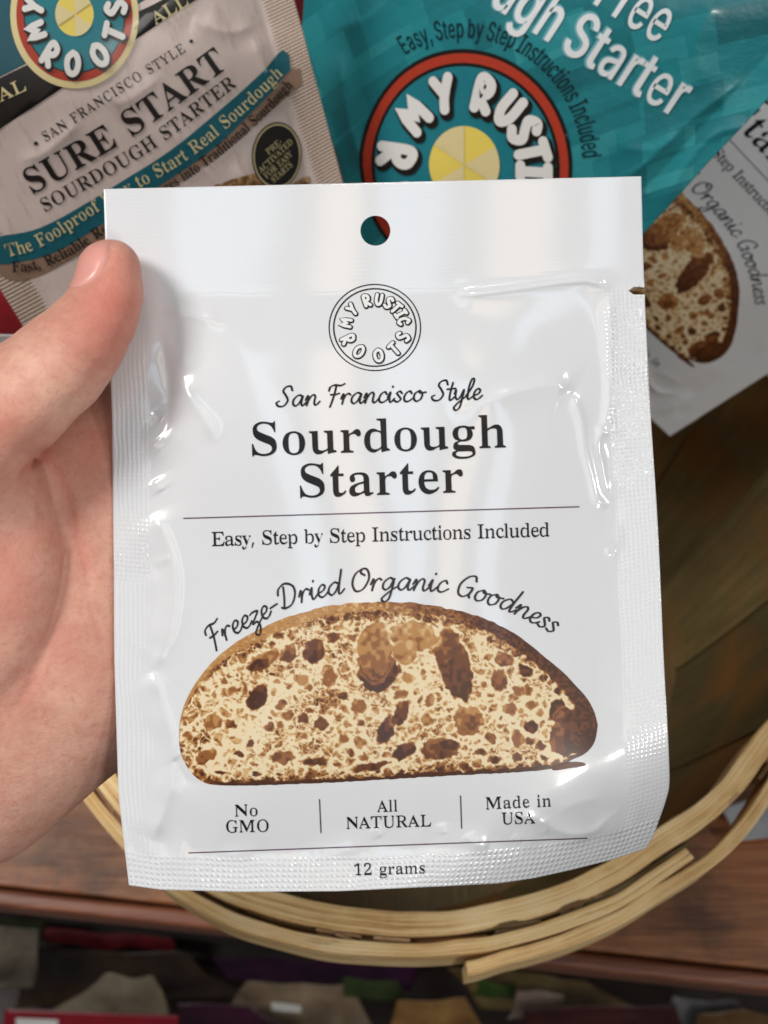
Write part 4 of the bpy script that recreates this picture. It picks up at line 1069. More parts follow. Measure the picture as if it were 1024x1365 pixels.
    for k, (cx, cy, rx, ry, an, dk) in enumerate(pores + big):
        R = max(rx, ry) + 10
        i0, i1 = np.searchsorted(xs, [cx - R, cx + R])
        if i1 - i0 < 1: continue
        sl = (slice(None), slice(i0, i1))
        ca, sa = math.cos(math.radians(an)), math.sin(math.radians(an))
        dx, dy = wx[sl] - cx, wy[sl] - cy
        q = np.hypot((dx * ca + dy * sa) / rx, (-dx * sa + dy * ca) / ry)
        r = min(rx, ry)
        e = (q - 1) * r
        nest = dk < 0; dk = abs(dk)
        inside = 1 - sm(-1.8, 0.8, e)
        tgt = 0.9 - dk * 0.78 + (no2(X[sl] / 6 + k, Y[sl] / 6) - 0.5) * 0.26 + 0.10 * np.clip(dy / ry, -1, 1) * (-1) * (r > 9)
        if k < len(pores): tgt = np.minimum(tgt, v[sl])
        rimw = np.exp(-((e - 1.8) / 1.6) ** 2) * (0.0 if nest else 0.26)
        v[sl] = v[sl] * (1 - inside) + tgt * inside + rimw * (1 - inside)
    # crust
    dtop = Y - yt[None]
    cw = 9 + 6 * sm(260, 330, X) - 3 * sm(420, 560, X) + 8 * sm(600, 700, X) + 8 * sm(720, 775, X)
    dout = np.minimum(dtop, (797 - X) * 0.9 + 0) + (no(X / 8, Y / 8) - 0.5) * 6
    cr = 1 - sm(cw * 0.85, cw * 1.15, dout)
    ctone = 0.60 - 0.42 * sm(470, 690, X) + (no2.fbm(X / 4, Y / 3, 2) - 0.5) * (0.26 + 0.25 * sm(420, 520, X) * (1 - sm(700, 760, X)))
    v = v * (1 - cr) + ctone * cr
    edge = np.exp(-((dout - cw * 1.35) / (cw * 0.4)) ** 2) * 0.22
    v = v - edge * (1 - cr)
    dbot = yb[None] - Y + (no(X / 10, Y / 4 + 30) - 0.5) * 5
    bc = (1 - sm(3.5, 6.5, dbot)) * sm(250, 300, X)
    v = v * (1 - bc) + (0.14 + (no(X / 14, Y / 2) - 0.5) * 0.2) * bc
    v = v - 0.25 * np.exp(-((dbot - 8) / 5) ** 2)
    # a six-ink print: stepped tones
    pal = np.array([lin(74, 39, 20), lin(106, 59, 31), lin(146, 92, 47), lin(184, 134, 78), lin(212, 174, 120), lin(234, 216, 178)])
    stops = [0.0, 0.2, 0.36, 0.52, 0.66, 0.82]
    vv = v
    idx = np.digitize(vv, stops[1:])
    lo = pal[idx]
    # soften the step edges by a hair
    f = np.zeros_like(vv)
    out = lo.copy()
    for k in range(1, 6):
        z = np.abs(vv - stops[k]) < 0.04
        m = sm(stops[k] - 0.04, stops[k] + 0.04, vv)
        c = pal[k - 1][None, None] * (1 - m[..., None]) + pal[k][None, None] * m[..., None]
        out = np.where(z[..., None], c, out)
    m = NT('bread_print_' + parent.name)
    m.set(Base_Color=m.attr('Col').outputs['Color'], Roughness=0.34, Coat_Weight=0.5, Coat_Roughness=0.12)
    V = S.P(X, Y, 0.35).reshape(-1, 3)
    o = mesh_obj('bread_picture', V, grid_faces(n_x, n_y), m.m, parent, cols=out.reshape(-1, 3))
    v2, f2 = poly_px(catmull([(738, 1021), (752, 1017), (766, 1015.5), (779, 1017), (779.5, 1021), (760, 1024), (738, 1027)], 4, True), 8)
    mesh_obj('bread_crust_tip', S.P(v2[:, 0], v2[:, 1], 0.6), f2, film_ink('crust_ink_' + parent.name, lin(92, 50, 30)), parent)
    return o

def decal(S, parent, name, vf, mat, lift=0.5, hs=None):
    v, f = vf[0], vf[1]
    h = lift + (vf[2] if len(vf) > 2 else 0) * 0.35
    return mesh_obj(name, S.P(v[:, 0], v[:, 1], h), f, mat, parent)

def make_sachet(name, S, M):
    nu, nv = 300, 390
    bot = S.yb[:-1] if S.curl else S.yb
    L = [(S.edge_l(y), y) for y in np.linspace(252, 1180, 60)]
    if S.curl:
        R = catmull([(855, 235), (859, 380), (868, 560), (877, 700), (885, 880), (889, 950), (891.5, 1000), (892.5, 1044), (888, 1066), (881, 1087), (871, 1114), (861, 1131)], 8)
    else:
        R = S.XR[:, ::-1]
    G = coons([(138, 252), (855, 235)], bot, L, R, nu, nv)
    s = np.linspace(0, 717, nu)[None].repeat(nv, 0); t = np.linspace(0, 930, nv)[:, None].repeat(nu, 1)
    X, Y = G[..., 0].ravel().copy(), G[..., 1].ravel().copy()
    U0, V0 = s.ravel(), t.ravel()
    q = grid_faces(nu, nv)
    keep = np.ones(len(q), bool)
    for Pg in (HOLE, NOTCH):
        c = (np.abs(X - Pg[:, 0].mean()) < 60) & (np.abs(Y - Pg[:, 1].mean()) < 60)
        d = np.full(len(X), 99.0); bx = X.copy(); by = Y.copy()
        d[c], bx[c], by[c] = poly_sdf(X[c], Y[c], Pg)
        sn = np.abs(d) < 1.75
        X = np.where(sn, bx, X); Y = np.where(sn, by, Y)
        cx, cy = X[q].mean(1), Y[q].mean(1)
        c2 = (np.abs(cx - Pg[:, 0].mean()) < 60) & (np.abs(cy - Pg[:, 1].mean()) < 60)
        dd = np.full(len(q), 99.0); dd[c2] = poly_sdf(cx[c2], cy[c2], Pg)[0]
        keep &= dd > 0
    q = q[keep]
    front = S.P(X, Y)
    # back sheet: seals lie against the front one, the filled part bulges the other way
    Wf = S.w(X, Y)
    dl = U0 - 52; dr = 665 - U0; dt = V0 - 140; db = 880 - V0
    mm = np.maximum(smin(smin(dl, dr, 60), smin(dt, db, 60), 90), 0)
    back = campt(X, Y, D0 - (Wf - 1.2 - 58 * (1 - np.exp(-mm / 80.0))) * MM) - SACH_C
    n = len(front)
    V = np.concatenate([front, back])
    fc = np.concatenate([q[:, ::-1], q + n])
    rimv = np.r_[np.arange(nu), np.arange(1, nv) * nu + nu - 1, (nv - 1) * nu + np.arange(nu - 2, -1, -1), np.arange(nv - 2, 0, -1) * nu]
    rv2 = np.roll(rimv, -1)
    side = np.stack([rimv, rv2, rv2 + n, rimv + n], 1)
    dn = np.hypot(X[rimv] - 850, Y[rimv] - 387) > 14; dn2 = np.hypot(X[rv2] - 850, Y[rv2] - 387) > 14
    fc = np.concatenate([fc, side[dn & dn2]])
    root = mesh_obj(name, V, fc, FILM, None, uvs=np.tile(np.stack([U0, V0], 1), (2, 1)))
    root.matrix_world = M
    # printing
    D = lambda nm, vf, mat, lift=0.8: decal(S, root, nm, vf, mat, lift)
    D('lettering', text_px('Sourdough', 'SM', SERIF_M, [(331, 607.5), (678, 596)], 43.5, track=-0.015), INK)
    D('lettering', text_px('Starter', 'SM', SERIF_M, [(395, 663), (619, 656)], 43.5, track=-0.015), INK)
    D('lettering', script_px('San Francisco Style', [(369, 542), (505, 536.5), (641, 532)], 14.0, 0.12, 0.22, 0.6), INK)
    D('lettering', text_px('Easy, Step by Step Instructions Included', 'SR', SERIF_R, [(281, 728), (734, 715)], 18.6, cell=12, track=-0.09), INK)
    D('lettering', script_px('Freeze-Dried Organic Goodness', [(283, 866), (318, 843), (352, 826), (387, 808), (425, 797), (463, 790), (510, 786.5), (555, 787), (597, 790.5), (640, 802), (685, 818), (738, 845)], 16.0, 0.11, 0.20), INK_SOFT)
    D('lettering', text_px('No', 'SR', SERIF_R, [(312, 1088.5), (345, 1087.5)], 15.5), INK)
    D('lettering', text_px('GMO', 'SR', SERIF_R, [(300, 1110), (360, 1108.5)], 16), INK)
    D('lettering', text_px('All', 'SR', SERIF_R, [(503, 1082.5), (531, 1081.5)], 15.5), INK)
    D('lettering', text_px('NATURAL', 'SR', SERIF_R, [(461, 1105), (575, 1101.5)], 15.5), INK)
    D('lettering', text_px('Made in', 'SR', SERIF_R, [(647, 1079), (736, 1075)], 16), INK)
    D('lettering', text_px('USA', 'SR', SERIF_R, [(668, 1099), (714, 1097.5)], 15.5), INK)
    D('lettering', text_px('12 grams', 'SR', SERIF_R, [(471, 1167), (568, 1164)], 15), INK)
    D('rule_line', line_px((245, 691), (772, 675.5), 1.6, 120), INK_VIOLET, 0.6)
    D('rule_line', line_px((252, 1137), (783, 1117.5), 1.5, 120), INK_VIOLET, 0.6)
    D('rule_line', line_px((426, 1066), (428, 1110), 1.7), INK_VIOLET, 0.6)
    D('rule_line', line_px((614, 1061), (615.5, 1104), 1.7), INK_VIOLET, 0.6)
    # round emblem
    C = (499.8, 436.5); RX, RY = 61.0, 57.5
    v1, f1 = ring_px(C, RX, RY, 0.985, 1.012); v2, f2 = ring_px(C, RX, RY, 0.882, 0.915)
    em = D('emblem', (np.concatenate([v1, v2]), f1 + [[i + len(v1) for i in f] for f in f2]), INK, 0.5)
    a = bubble_arc((C[0] + 0.4, C[1] + 0.6), RX, RY, math.radians(2), 0.235, 0.125)
    o1 = decal(S, em, 'emblem_letter_outline', a, INK, 0.5)
    b = bubble_arc(C, RX, RY, math.radians(2), 0.235, 0.066)
    o2 = decal(S, em, 'emblem_letter', b, WHITE_INK, 0.75)
    bread_print(S, root)
    return root

S1 = Sachet(True, 1)
M1 = CAM_M @ Matrix.Translation(SACH_C)
held = make_sachet('sachet', S1, M1)
tag(held, 'white sourdough starter sachet held up between thumb and fingers, 12 grams', 'sachet', 'white sourdough starter sachets')

def rodr(r):
    a = np.linalg.norm(r); k = np.array(r) / a
    K = np.array([[0, -k[2], k[1]], [k[2], 0, -k[0]], [-k[1], k[0], 0]])
    return np.eye(3) + math.sin(a) * K + (1 - math.cos(a)) * K @ K
SCALE_BACK = 1.45
R2 = rodr((0.7871, -0.0949, 0.7738)); T2 = np.array([0.088, -0.0825, 0.2733]) * SCALE_BACK
M2 = CAM_M @ Matrix.Translation(T2) @ Matrix(R2.tolist()).to_4x4() @ Matrix.Scale(SCALE_BACK, 4)
rear = make_sachet('sachet', Sachet(False, 6), M2)
tag(rear, 'tilted white sachet with dark bread picture, in the basket behind the held one', 'sachet', 'white sourdough starter sachets')
# ------------------------------------------------------------------ the other bags
class PlaneBag:
    """a filled flat bag standing on its own plane; px laid onto that plane"""
    def __init__(self, quad, ctr, depth, ang, tilt, bulge, seal, lam=70, seed=2, wr=6, wsc=120, yaw=0.0):
        self.q = np.asarray(quad, float); self.bulge, self.lam, self.wr, self.wsc = bulge, lam, wr, wsc
        self.seal = seal if isinstance(seal, (tuple, list)) else (seal,) * 4       # top, right, bottom, left
        self.no = VNoise(seed)
        a, tl, yw = math.radians(ang), math.radians(tilt), math.radians(yaw)
        e1 = np.array([math.cos(a) * math.cos(yw), math.sin(a) * math.cos(yw), math.sin(yw)])
        e2 = np.array([-math.sin(a) * math.cos(tl), math.cos(a) * math.cos(tl), math.sin(tl)])
        n = np.cross(e1, e2); self.n = -n / np.linalg.norm(n)
        self.C = campt(ctr[0], ctr[1], depth); self.e1, self.e2 = e1, e2
        self.s = depth / F
        self.M = CAM_M @ Matrix.Translation(self.C)
        self.ridges = []
    def edges(self, x, y):
        r = []
        for i in range(4):
            a, b = self.q[i], self.q[(i + 1) % 4]; d = (b - a) / np.hypot(*(b - a))
            r.append(-(x - a[0]) * d[1] + (y - a[1]) * d[0] - self.seal[i])
        return r
    def w(self, x, y):
        d = self.edges(x, y)
        m = np.maximum(smin(smin(d[0], d[1], 50), smin(d[2], d[3], 50), 80), 0)
        h = self.bulge * (1 - np.exp(-m / self.lam))
        h = h + (self.no.fbm(x / self.wsc, y / self.wsc, 3) - 0.5) * self.wr * 2 * (0.35 + 0.65 * sm(0, 50, m))
        for P, amp, sig in self.ridges:
            dd, t = seg_dist(x, y, P)
            h = h + amp * np.exp(-(np.sqrt(dd * dd + 4.0) - 2.0) / sig) * sm(0, .25, t) * (1 - sm(.75, 1, t))
        return h
    def P(self, x, y, lift=0.0):
        x, y = np.broadcast_arrays(np.asarray(x, float), np.asarray(y, float))
        ray = campt(x, y, 1.0)
        k = (self.C @ self.n) / (ray @ self.n)
        return ray * k[..., None] - self.C + ((self.w(x, y) + lift * 1.9) * self.s)[..., None] * self.n
    def build(self, name, mat, nu=110, nv=130, back=0.6, wave=0.0):
        q = self.q
        def e(a, b):
            t = np.linspace(0, 1, 40)[:, None]; P = a + (b - a) * t
            if wave:
                d = (b - a) / np.hypot(*(b - a)); P = P + np.array([-d[1], d[0]]) * ((self.no(P[:, 0] / 45 + 3, P[:, 1] / 45) - 0.5) * 2 * wave * np.sin(math.pi * t[:, 0]))[:, None]
            return P
        G = coons(e(q[0], q[1]), e(q[3], q[2]), e(q[0], q[3]), e(q[1], q[2]), nu, nv)
        X, Y = G[..., 0].ravel(), G[..., 1].ravel()
        front = self.P(X, Y)
        back_v = front - ((1 + (1 + back) * np.maximum(self.w(X, Y), 0)) * self.s)[:, None] * self.n
        n = len(front); f = grid_faces(nu, nv)
        rimv = np.r_[np.arange(nu), np.arange(1, nv) * nu + nu - 1, (nv - 1) * nu + np.arange(nu - 2, -1, -1), np.arange(nv - 2, 0, -1) * nu]
        r2 = np.roll(rimv, -1)
        fc = np.concatenate([f[:, ::-1], f + n, np.stack([rimv, r2, r2 + n, rimv + n], 1)])
        L1, L2 = np.hypot(*(q[1] - q[0])), np.hypot(*(q[3] - q[0]))
        uv = np.stack(np.broadcast_arrays(np.linspace(0, L1, nu)[None], np.linspace(0, L2, nv)[:, None]), -1).reshape(-1, 2)
        o = mesh_obj(name, np.concatenate([front, back_v]), fc, mat, None, uvs=np.tile(uv, (2, 1)))
        o.matrix_world = self.M
        return o

def gate(m, x, a, b):
    nd = m.n('ShaderNodeMapRange', interpolation_type='SMOOTHSTEP')
    m.put(nd.inputs[0], x); nd.inputs[1].default_value = a; nd.inputs[2].default_value = b
    return nd.outputs[0]
def wave(m, x, pitch):
    return m.math('MULTIPLY_ADD', m.math('SINE', m.math('MULTIPLY', x, 2 * math.pi / pitch)), 0.5, 0.5)

# --- kraft sachet, upper left
Q_K = [(-235, 10), (335, -215), (480, 330), (110, 560)]
kb = PlaneBag(Q_K, (215, 180), 0.312, -32, 35, 34, (30, 46, 36, 40), 80, seed=5, wr=5, wsc=150)
kb.ridges = [(catmull(P_, 6), a_, s_) for P_, a_, s_ in (([(20, 210), (60, 196), (110, 150)], 3, 12), ([(330, 40), (352, 90), (376, 150)], 5, 14), ([(60, 420), (110, 400), (160, 350)], 5, 14), ([(250, 20), (300, 40), (346, 30)], 3, 10), ([(120, 120), (160, 130), (220, 90)], 2, 10), ([(300, 215), (340, 250), (350, 300)], 3, 12))]
LK1, LK2 = np.hypot(570, 225), np.hypot(345, 550)
def kraft():
    m = NT('pinkish_kraft_film')
    uv = m.uv(); s = m.n('ShaderNodeSeparateXYZ'); m.put(s.inputs[0], uv); u, v = s.outputs[0], s.outputs[1]
    n1 = m.noise(m.map(uv, (.010, .010, 1)), 1.0, 5, 0.62)
    n2 = m.noise(m.map(uv, (.05, .012, 1), (0, 0, .5)), 1.0, 5, 0.7)
    c = m.mix(n1, lin(206, 186, 176), lin(230, 214, 206))
    c = m.mix(m.ramp(n2, [(0.54, (0, 0, 0)), (0.72, (0.5, 0.5, 0.5))]), c, lin(166, 138, 124))
    sr = gate(m, u, LK1 - 52, LK1 - 40); sl = m.math('SUBTRACT', 1.0, gate(m, u, 46, 56))
    seal = m.math('MAXIMUM', sr, sl)
    c = m.mix(m.math('MULTIPLY', seal, 0.75), c, lin(192, 168, 148))
    hgt = m.math('MULTIPLY', seal, m.math('MULTIPLY', wave(m, v, 5.2), m.math('MULTIPLY_ADD', wave(m, u, 5.0), 0.5, 0.5)))
    nb = m.bump(n2, 0.25, 0.001, m.bump(hgt, 0.8, 0.0003))
    return m.set(Base_Color=c, Roughness=0.5, Normal=nb, Coat_Weight=0.25, Coat_Roughness=0.22)
kraft_bag = kb.build('kraft_sachet', kraft(), 240, 240, wave=2.0)
tag(kraft_bag, 'pinkish kraft starter sachet with teal ribbon and black band, leaning at upper left', 'sachet')
CREAM = film_ink('cream_print', lin(214, 200, 150), 0.45, 0.2, 0.25)
K_BLACK = film_ink('black_band_print', lin(34, 32, 30), 0.42, 0.3, 0.2, var=0.15)
K_TEAL = film_ink('teal_ribbon_print', lin(22, 92, 104), 0.42, 0.3, 0.2, nscale=400, var=0.3)
K_TAN = film_ink('tan_ribbon_print', lin(146, 118, 98), 0.45, 0.25, 0.22, nscale=300, var=0.25)
K_INK = film_ink('dark_letter_print', lin(36, 31, 30), 0.45, 0.2, 0.25, var=0.05)
K_SKY = film_ink('deep_teal_print', lin(24, 78, 90), 0.42, 0.3, 0.2, nscale=60, var=0.5)
E_TEAL = film_ink('emblem_teal', lin(30, 118, 130), 0.4, 0.3, 0.2, nscale=300, var=0.2)
E_RED = film_ink('emblem_red', lin(168, 54, 34), 0.4, 0.3, 0.2, nscale=1200, var=0.35)
E_CREAM = film_ink('emblem_cream', lin(222, 204, 150), 0.4, 0.3, 0.2)
E_YELLOW = film_ink('emblem_yellow', lin(232, 206, 96), 0.4, 0.3, 0.2)
E_WHITE = film_ink('emblem_white', lin(226, 224, 220), 0.4, 0.3, 0.2)
E_BLACK = film_ink('emblem_black', lin(28, 24, 22), 0.4, 0.3, 0.2)
K = lambda nm, vf, mat, lift=0.5, par=kraft_bag: decal(kb, par, nm, vf, mat, lift)
K('printed_band', poly_px([(-180, 185), (0, 99), (240, -20), (330, -62), (345, 20), (250, 0), (236, 7), (0, 167), (-150, 240)][:4] + [(338, -46), (250, 1), (0, 166), (-150, 250)], 14), K_BLACK, 0.5)
K('printed_band', poly_px([(-196, 60), (20, -60), (318, -200), (326, -64), (240, -22), (0, 97), (-182, 184)], 16), K_SKY, 0.5)
up = catmull([(-6, 316), (50, 300), (115, 263), (165, 231), (225, 192), (300, 134), (345, 96), (376, 66)], 8)
lo = catmull([(-14, 351), (20, 350), (75, 330), (135, 291), (200, 246), (280, 192), (350, 130), (387, 93)], 8)
K('ribbon', poly_px(np.concatenate([up, [(385, 72)], lo[::-1]]), 10), K_TEAL, 0.8)
lo2 = catmull([(-6, 362), (15, 373), (45, 369), (100, 336), (150, 303), (215, 250), (290, 198), (370, 138), (402, 112)], 8)
K('ribbon', poly_px(np.concatenate([lo[2:], [(400, 90)], lo2[::-1]]), 10), K_TAN, 0.5)
K('lettering', text_px('SAN FRANCISCO STYLE', 'SR', SERIF_R, [(59, 183), (150, 123), (244, 64)], 13.0, track=0.12), K_INK)
for c in ((46.5, 185), (250.5, 51)):
    K('print_dot', (lambda e: (e, [list(range(len(e)))]))(ellipse_px(c, 2.6, 2.6, 16)), K_INK)
K('lettering', text_px('SURE START', 'SB', SERIF_B, [(41, 255), (170, 177), (301, 86)], 34, track=0.02), K_INK, 0.6)
K('lettering', text_px('SOURDOUGH STARTER', 'SM', SERIF_M, [(58, 278), (185, 202), (313, 111)], 18), K_INK, 0.6)
K('lettering', text_px('The Foolproof Way to Start Real Sourdough', 'SM', SERIF_M, [(10, 342), (52, 325), (135, 270), (185, 241), (250, 202), (320, 148), (377, 98)], 17), CREAM, 1.9)
K('lettering', text_px('Fast, Reliable Results', 'SB', SERIF_B, [(16, 362), (45, 358), (90, 336), (138, 304), (176, 279)], 14.5), K_INK, 1.8)
K('lettering', text_px('Matures into Traditional Sourdough', 'SB', SERIF_B, [(187, 270), (215, 251), (280, 208), (345, 157), (391, 114)], 14.0), K_INK, 1.8)
K('lettering', text_px('NATURAL', 'SM', SERIF_M, [(-92, 172), (35, 114)], 17), CREAM, 1.6)
K('lettering', text_px('ALL', 'SM', SERIF_M, [(203, 29), (248, 2)], 17), CREAM, 1.6)
bd = (367, 205)
K('badge', (lambda e: poly_px(e, 9))(ellipse_px(bd, 35, 44, 40) ), K_BLACK, 0.8)
GOLD = film_ink('dull_gold_print', lin(196, 182, 134), 0.45, 0.2, 0.25)
K('badge_ring', ring_px(bd, 35, 44, 0.90, 0.955), GOLD, 1.2)
for s_, a_, b_ in (('PRE-', (354, 203), (375, 188)), ('ACTIVATED', (344, 226), (390, 189)), ('FOR EASY', (351, 234), (389, 205)), ('STARTS', (361, 240), (389, 219))):
    K('lettering', text_px(s_, 'SM', SERIF_M, [a_, b_], 8.2, cell=20), GOLD, 2.2)
bm_ = NT('kraft_bread_print'); _n = bm_.noise(bm_.map(bm_.obj(), (420, 300, 420)), 1.0, 5, 0.65)
bm_.set(Base_Color=bm_.ramp(_n, [(0.35, lin(70, 42, 24)), (0.5, lin(140, 98, 56)), (0.62, lin(196, 160, 112))]), Roughness=0.45)
K('bread_picture', poly_px(catmull([(282, 250), (292, 238), (312, 231), (338, 226), (349, 230), (352, 262), (404, 236), (414, 246), (402, 300), (330, 330)], 4, True), 10), bm_.m, 0.6)

def emblem(surf, root, C, rx, ry, rot, rings, disc):
    first = None
    for k, (r0, r1, mat, lift) in enumerate(rings):
        vf = ring_px(C, rx, ry, r0, r1, 96, 4) if r0 > 0 else poly_px(ellipse_px(C, rx * r1, ry * r1, 64), 9)
        o = decal(surf, first or root, 'emblem' if first is None else 'emblem_ring', vf, mat, lift)
        first = first or o
    if disc:
        # pale sunburst disc of the emblem
        cr, sr = math.cos(rot), math.sin(rot)
        dc = (C[0], C[1] - 0.02 * ry)
        decal(surf, first, 'sunburst', poly_px(ellipse_px(dc, rx * disc, ry * disc, 48), 9), E_YELLOW, 1.7)
        for k in (0, 2, 4):
            a = np.linspace(k * math.pi / 3, (k + 1) * math.pi / 3, 8) + rot
            P = np.concatenate([[dc], np.stack([dc[0] + rx * disc * np.cos(a), dc[1] - ry * disc * np.sin(a)], 1)])
            decal(surf, first, 'sunburst_ray', poly_px(P, 9), E_CREAM, 2.3)
    a = bubble_arc((C[0] + 0.018 * rx, C[1] + 0.03 * ry), rx, ry, rot, 0.26, 0.135)
    decal(surf, first, 'emblem_letter_shadow', a, E_BLACK, 2.0)
    b = bubble_arc(C, rx, ry, rot, 0.26, 0.09)
    decal(surf, first, 'emblem_letter', b, E_WHITE, 2.6)
emblem(kb, kraft_bag, (97, 17), 84, 95, math.radians(31), [(0, 1.0, E_CREAM, 1.1), (0.79, 0.90, E_RED, 1.35), (0.765, 0.795, E_BLACK, 1.6), (0.0, 0.78, E_TEAL, 1.25)][:1] +
       [(0.0, 0.905, E_RED, 1.25), (0.0, 0.79, E_BLACK, 1.4), (0.0, 0.77, E_TEAL, 1.55)], 0.3)

# --- teal pouch, top
Q_T = [(425, -330), (1180, -38), (742, 437), (380, 420)]
tb = PlaneBag(Q_T, (690, 120), 0.33, 29, 34, 46, (40, 40, 40, 26), 110, seed=12, wr=7, wsc=190)
tb.ridges = [(catmull([(1010, 95), (930, 150), (860, 215), (800, 262)], 6), 7, 16), (catmull([(1024, 165), (955, 178), (905, 235), (880, 300)], 6), 6, 13), (catmull([(455, 60), (470, 150), (500, 240)], 6), 9, 18), (catmull([(560, -40), (500, 20), (440, 40)], 6), 5, 16), (catmull([(960, -20), (930, 60), (948, 120)], 6), 4, 16), (catmull([(820, 190), (868, 196), (915, 176)], 6), 3, 13), (catmull([(780, 250), (830, 246), (872, 262)], 6), 4, 10), (catmull([(430, 160), (458, 200), (470, 250)], 6), 6, 12)]
def teal():
    m = NT('teal_block_film')
    uv = m.uv()
    def blocks(rot, sc, loc, seed_off):
        v = m.map(uv, sc, (0, 0, rot), loc)
        b = m.n('ShaderNodeTexBrick', offset=0.5, squash=1.0)
        m.put(b.inputs['Vector'], v)
        b.inputs['Color1'].default_value = (0, 0, 0, 1); b.inputs['Color2'].default_value = (1, 1, 1, 1)
        b.inputs['Mortar'].default_value = (0.5, 0.5, 0.5, 1); b.inputs['Mortar Size'].default_value = 0.0
        b.inputs['Scale'].default_value = 1.0; b.inputs['Brick Width'].default_value = 1.0; b.inputs['Row Height'].default_value = 0.55
        return b.outputs['Color']
    a = blocks(math.radians(38), (.0085, .0085, 1), (0, 0, 0), 0)
    b = blocks(math.radians(38), (.0125, .0125, 1), (.4, .3, 0), 1)
    g = m.math('ADD', m.math('MULTIPLY', a, 0.55), m.math('MULTIPLY', b, 0.45))
    c = m.ramp(g, [(0.0, lin(14, 94, 104)), (0.4, lin(20, 114, 122)), (0.7, lin(32, 134, 142)), (1.0, lin(58, 152, 158))])
    n = m.noise(m.map(uv, (.02, .02, 1)), 1.0, 4, 0.6)
    nb = m.bump(n, 0.3, 0.0015)
    return m.set(Base_Color=c, Roughness=0.38, Normal=nb, Coat_Weight=0.5, Coat_Roughness=0.16)
teal_bag = tb.build('teal_pouch', teal(), 280, 280, wave=1.0)
tag(teal_bag, 'large teal pouch with blocky pattern and white condensed lettering, behind the held sachet', 'pouch')
T = lambda nm, vf, mat, lift=0.6: decal(tb, teal_bag, nm, vf, mat, lift)
T_HALO = film_ink('pale_blue_print', lin(110, 170, 180), 0.4, 0.3, 0.2)
T_WHITE = film_ink('pouch_white_print', lin(222, 226, 228), 0.4, 0.3, 0.2)
T_INK = film_ink('pouch_dark_print', lin(10, 42, 50), 0.4, 0.3, 0.2)
for s_, a_, b_ in (('Sourdough Starter', (500, -101), (902, 154)), ('Gluten Free', (655, -90), (882, 55))):
    T('lettering_halo', text_px(s_, 'SH', embolden(SANS0, 0.085, 0.05), [a_, b_], 60, space=.3), T_HALO, 0.5)
    T('lettering', text_px(s_, 'SSB', SANS_B, [a_, b_], 60, space=.3), T_WHITE, 0.9)
ETC = (627, 214)
a_ = np.radians(np.linspace(121, 3, 24))
T('lettering', text_px('Easy, Step by Step Instructions Included', 'SSR', SANS_R, [(ETC[0] + 141 * 1.09 * math.cos(t), ETC[1] - 159 * 1.07 * math.sin(t)) for t in a_], 25, space=.3, cell=16), T_INK, 0.7)
emblem(tb, teal_bag, ETC, 140, 155, math.radians(-31), [(0, 1.0, E_BLACK, 0.6), (0, 0.965, E_RED, 0.8), (0, 0.885, E_BLACK, 1.0), (0, 0.855, E_TEAL, 1.2)], 0.33)

# --- pouches half hidden at the left of the basket
def plain_film(name, a, b, rough=0.35, coat=0.5, sc=30.0, spec=None):
    m = NT(name)
    n = m.noise(m.obj(), sc, 4, 0.6, 0.5)
    return m.set(Base_Color=m.mix(m.ramp(n, [(0.38, (0, 0, 0)), (0.62, (1, 1, 1))]), a, b), Roughness=rough, Coat_Weight=coat, Coat_Roughness=0.15, Normal=m.bump(n, 0.3, 0.002))
rb = PlaneBag([(-170, 300), (58, 300), (66, 520), (-150, 560)], (-40, 420), 0.43, 20, 30, 24, 20, 60, 21, 8, 80)
o = rb.build('red_pouch', plain_film('dark_red_film', lin(128, 20, 28), lin(156, 34, 40)), 50, 50, wave=3)
tag(o, 'dark red pouch just showing between the thumb and the kraft sachet', 'pouch')
rb = PlaneBag([(-190, 428), (28, 447), (14, 640), (-190, 660)], (-60, 520), 0.33, 12, 25, 10, 14, 50, 23, 10, 60)
o = rb.build('clear_pouch', plain_film('grey_film', lin(150, 146, 142), lin(186, 182, 180), 0.25, 0.8, 60), 50, 50, wave=4)
tag(o, 'crinkled pale grey pouch at the left edge above the thumb', 'pouch')
# dark red wrapper glimpsed between the kraft sachet and the teal pouch
rb = PlaneBag([(340, -300), (470, -320), (480, 100), (350, 60)], (410, -80), 0.45, 5, 32, 14, 16, 50, 29, 4, 80)
o = rb.build('red_wrapper', plain_film('maroon_film', lin(84, 16, 22), lin(104, 26, 30)), 40, 40)
tag(o, 'maroon wrapper seen in the gap between kraft sachet and teal pouch', 'wrapper')
# pale packet lying on the shelf right of the basket
def ground_quad(P, z):
    r = []
    for x, y in P:
        v = unproj(x, y, 1.0) - CAM; r.append(float((z - CAM[2]) / v[2]))
    return r
gp = [(962, 1078), (1150, 1010), (1200, 1096), (985, 1121)]
dd = ground_quad([(1040, 1080)], 0.012)[0]
rb = PlaneBag(gp, (1040, 1080), dd, 0, -29, 10, 10, 40, 31, 2, 80)
o = rb.build('grey_packet', plain_film('pale_grey_film', lin(150, 152, 158), lin(176, 178, 184), 0.4, 0.4), 40, 30)
tag(o, 'pale grey packet lying on the brown shelf right of the basket', 'packet')

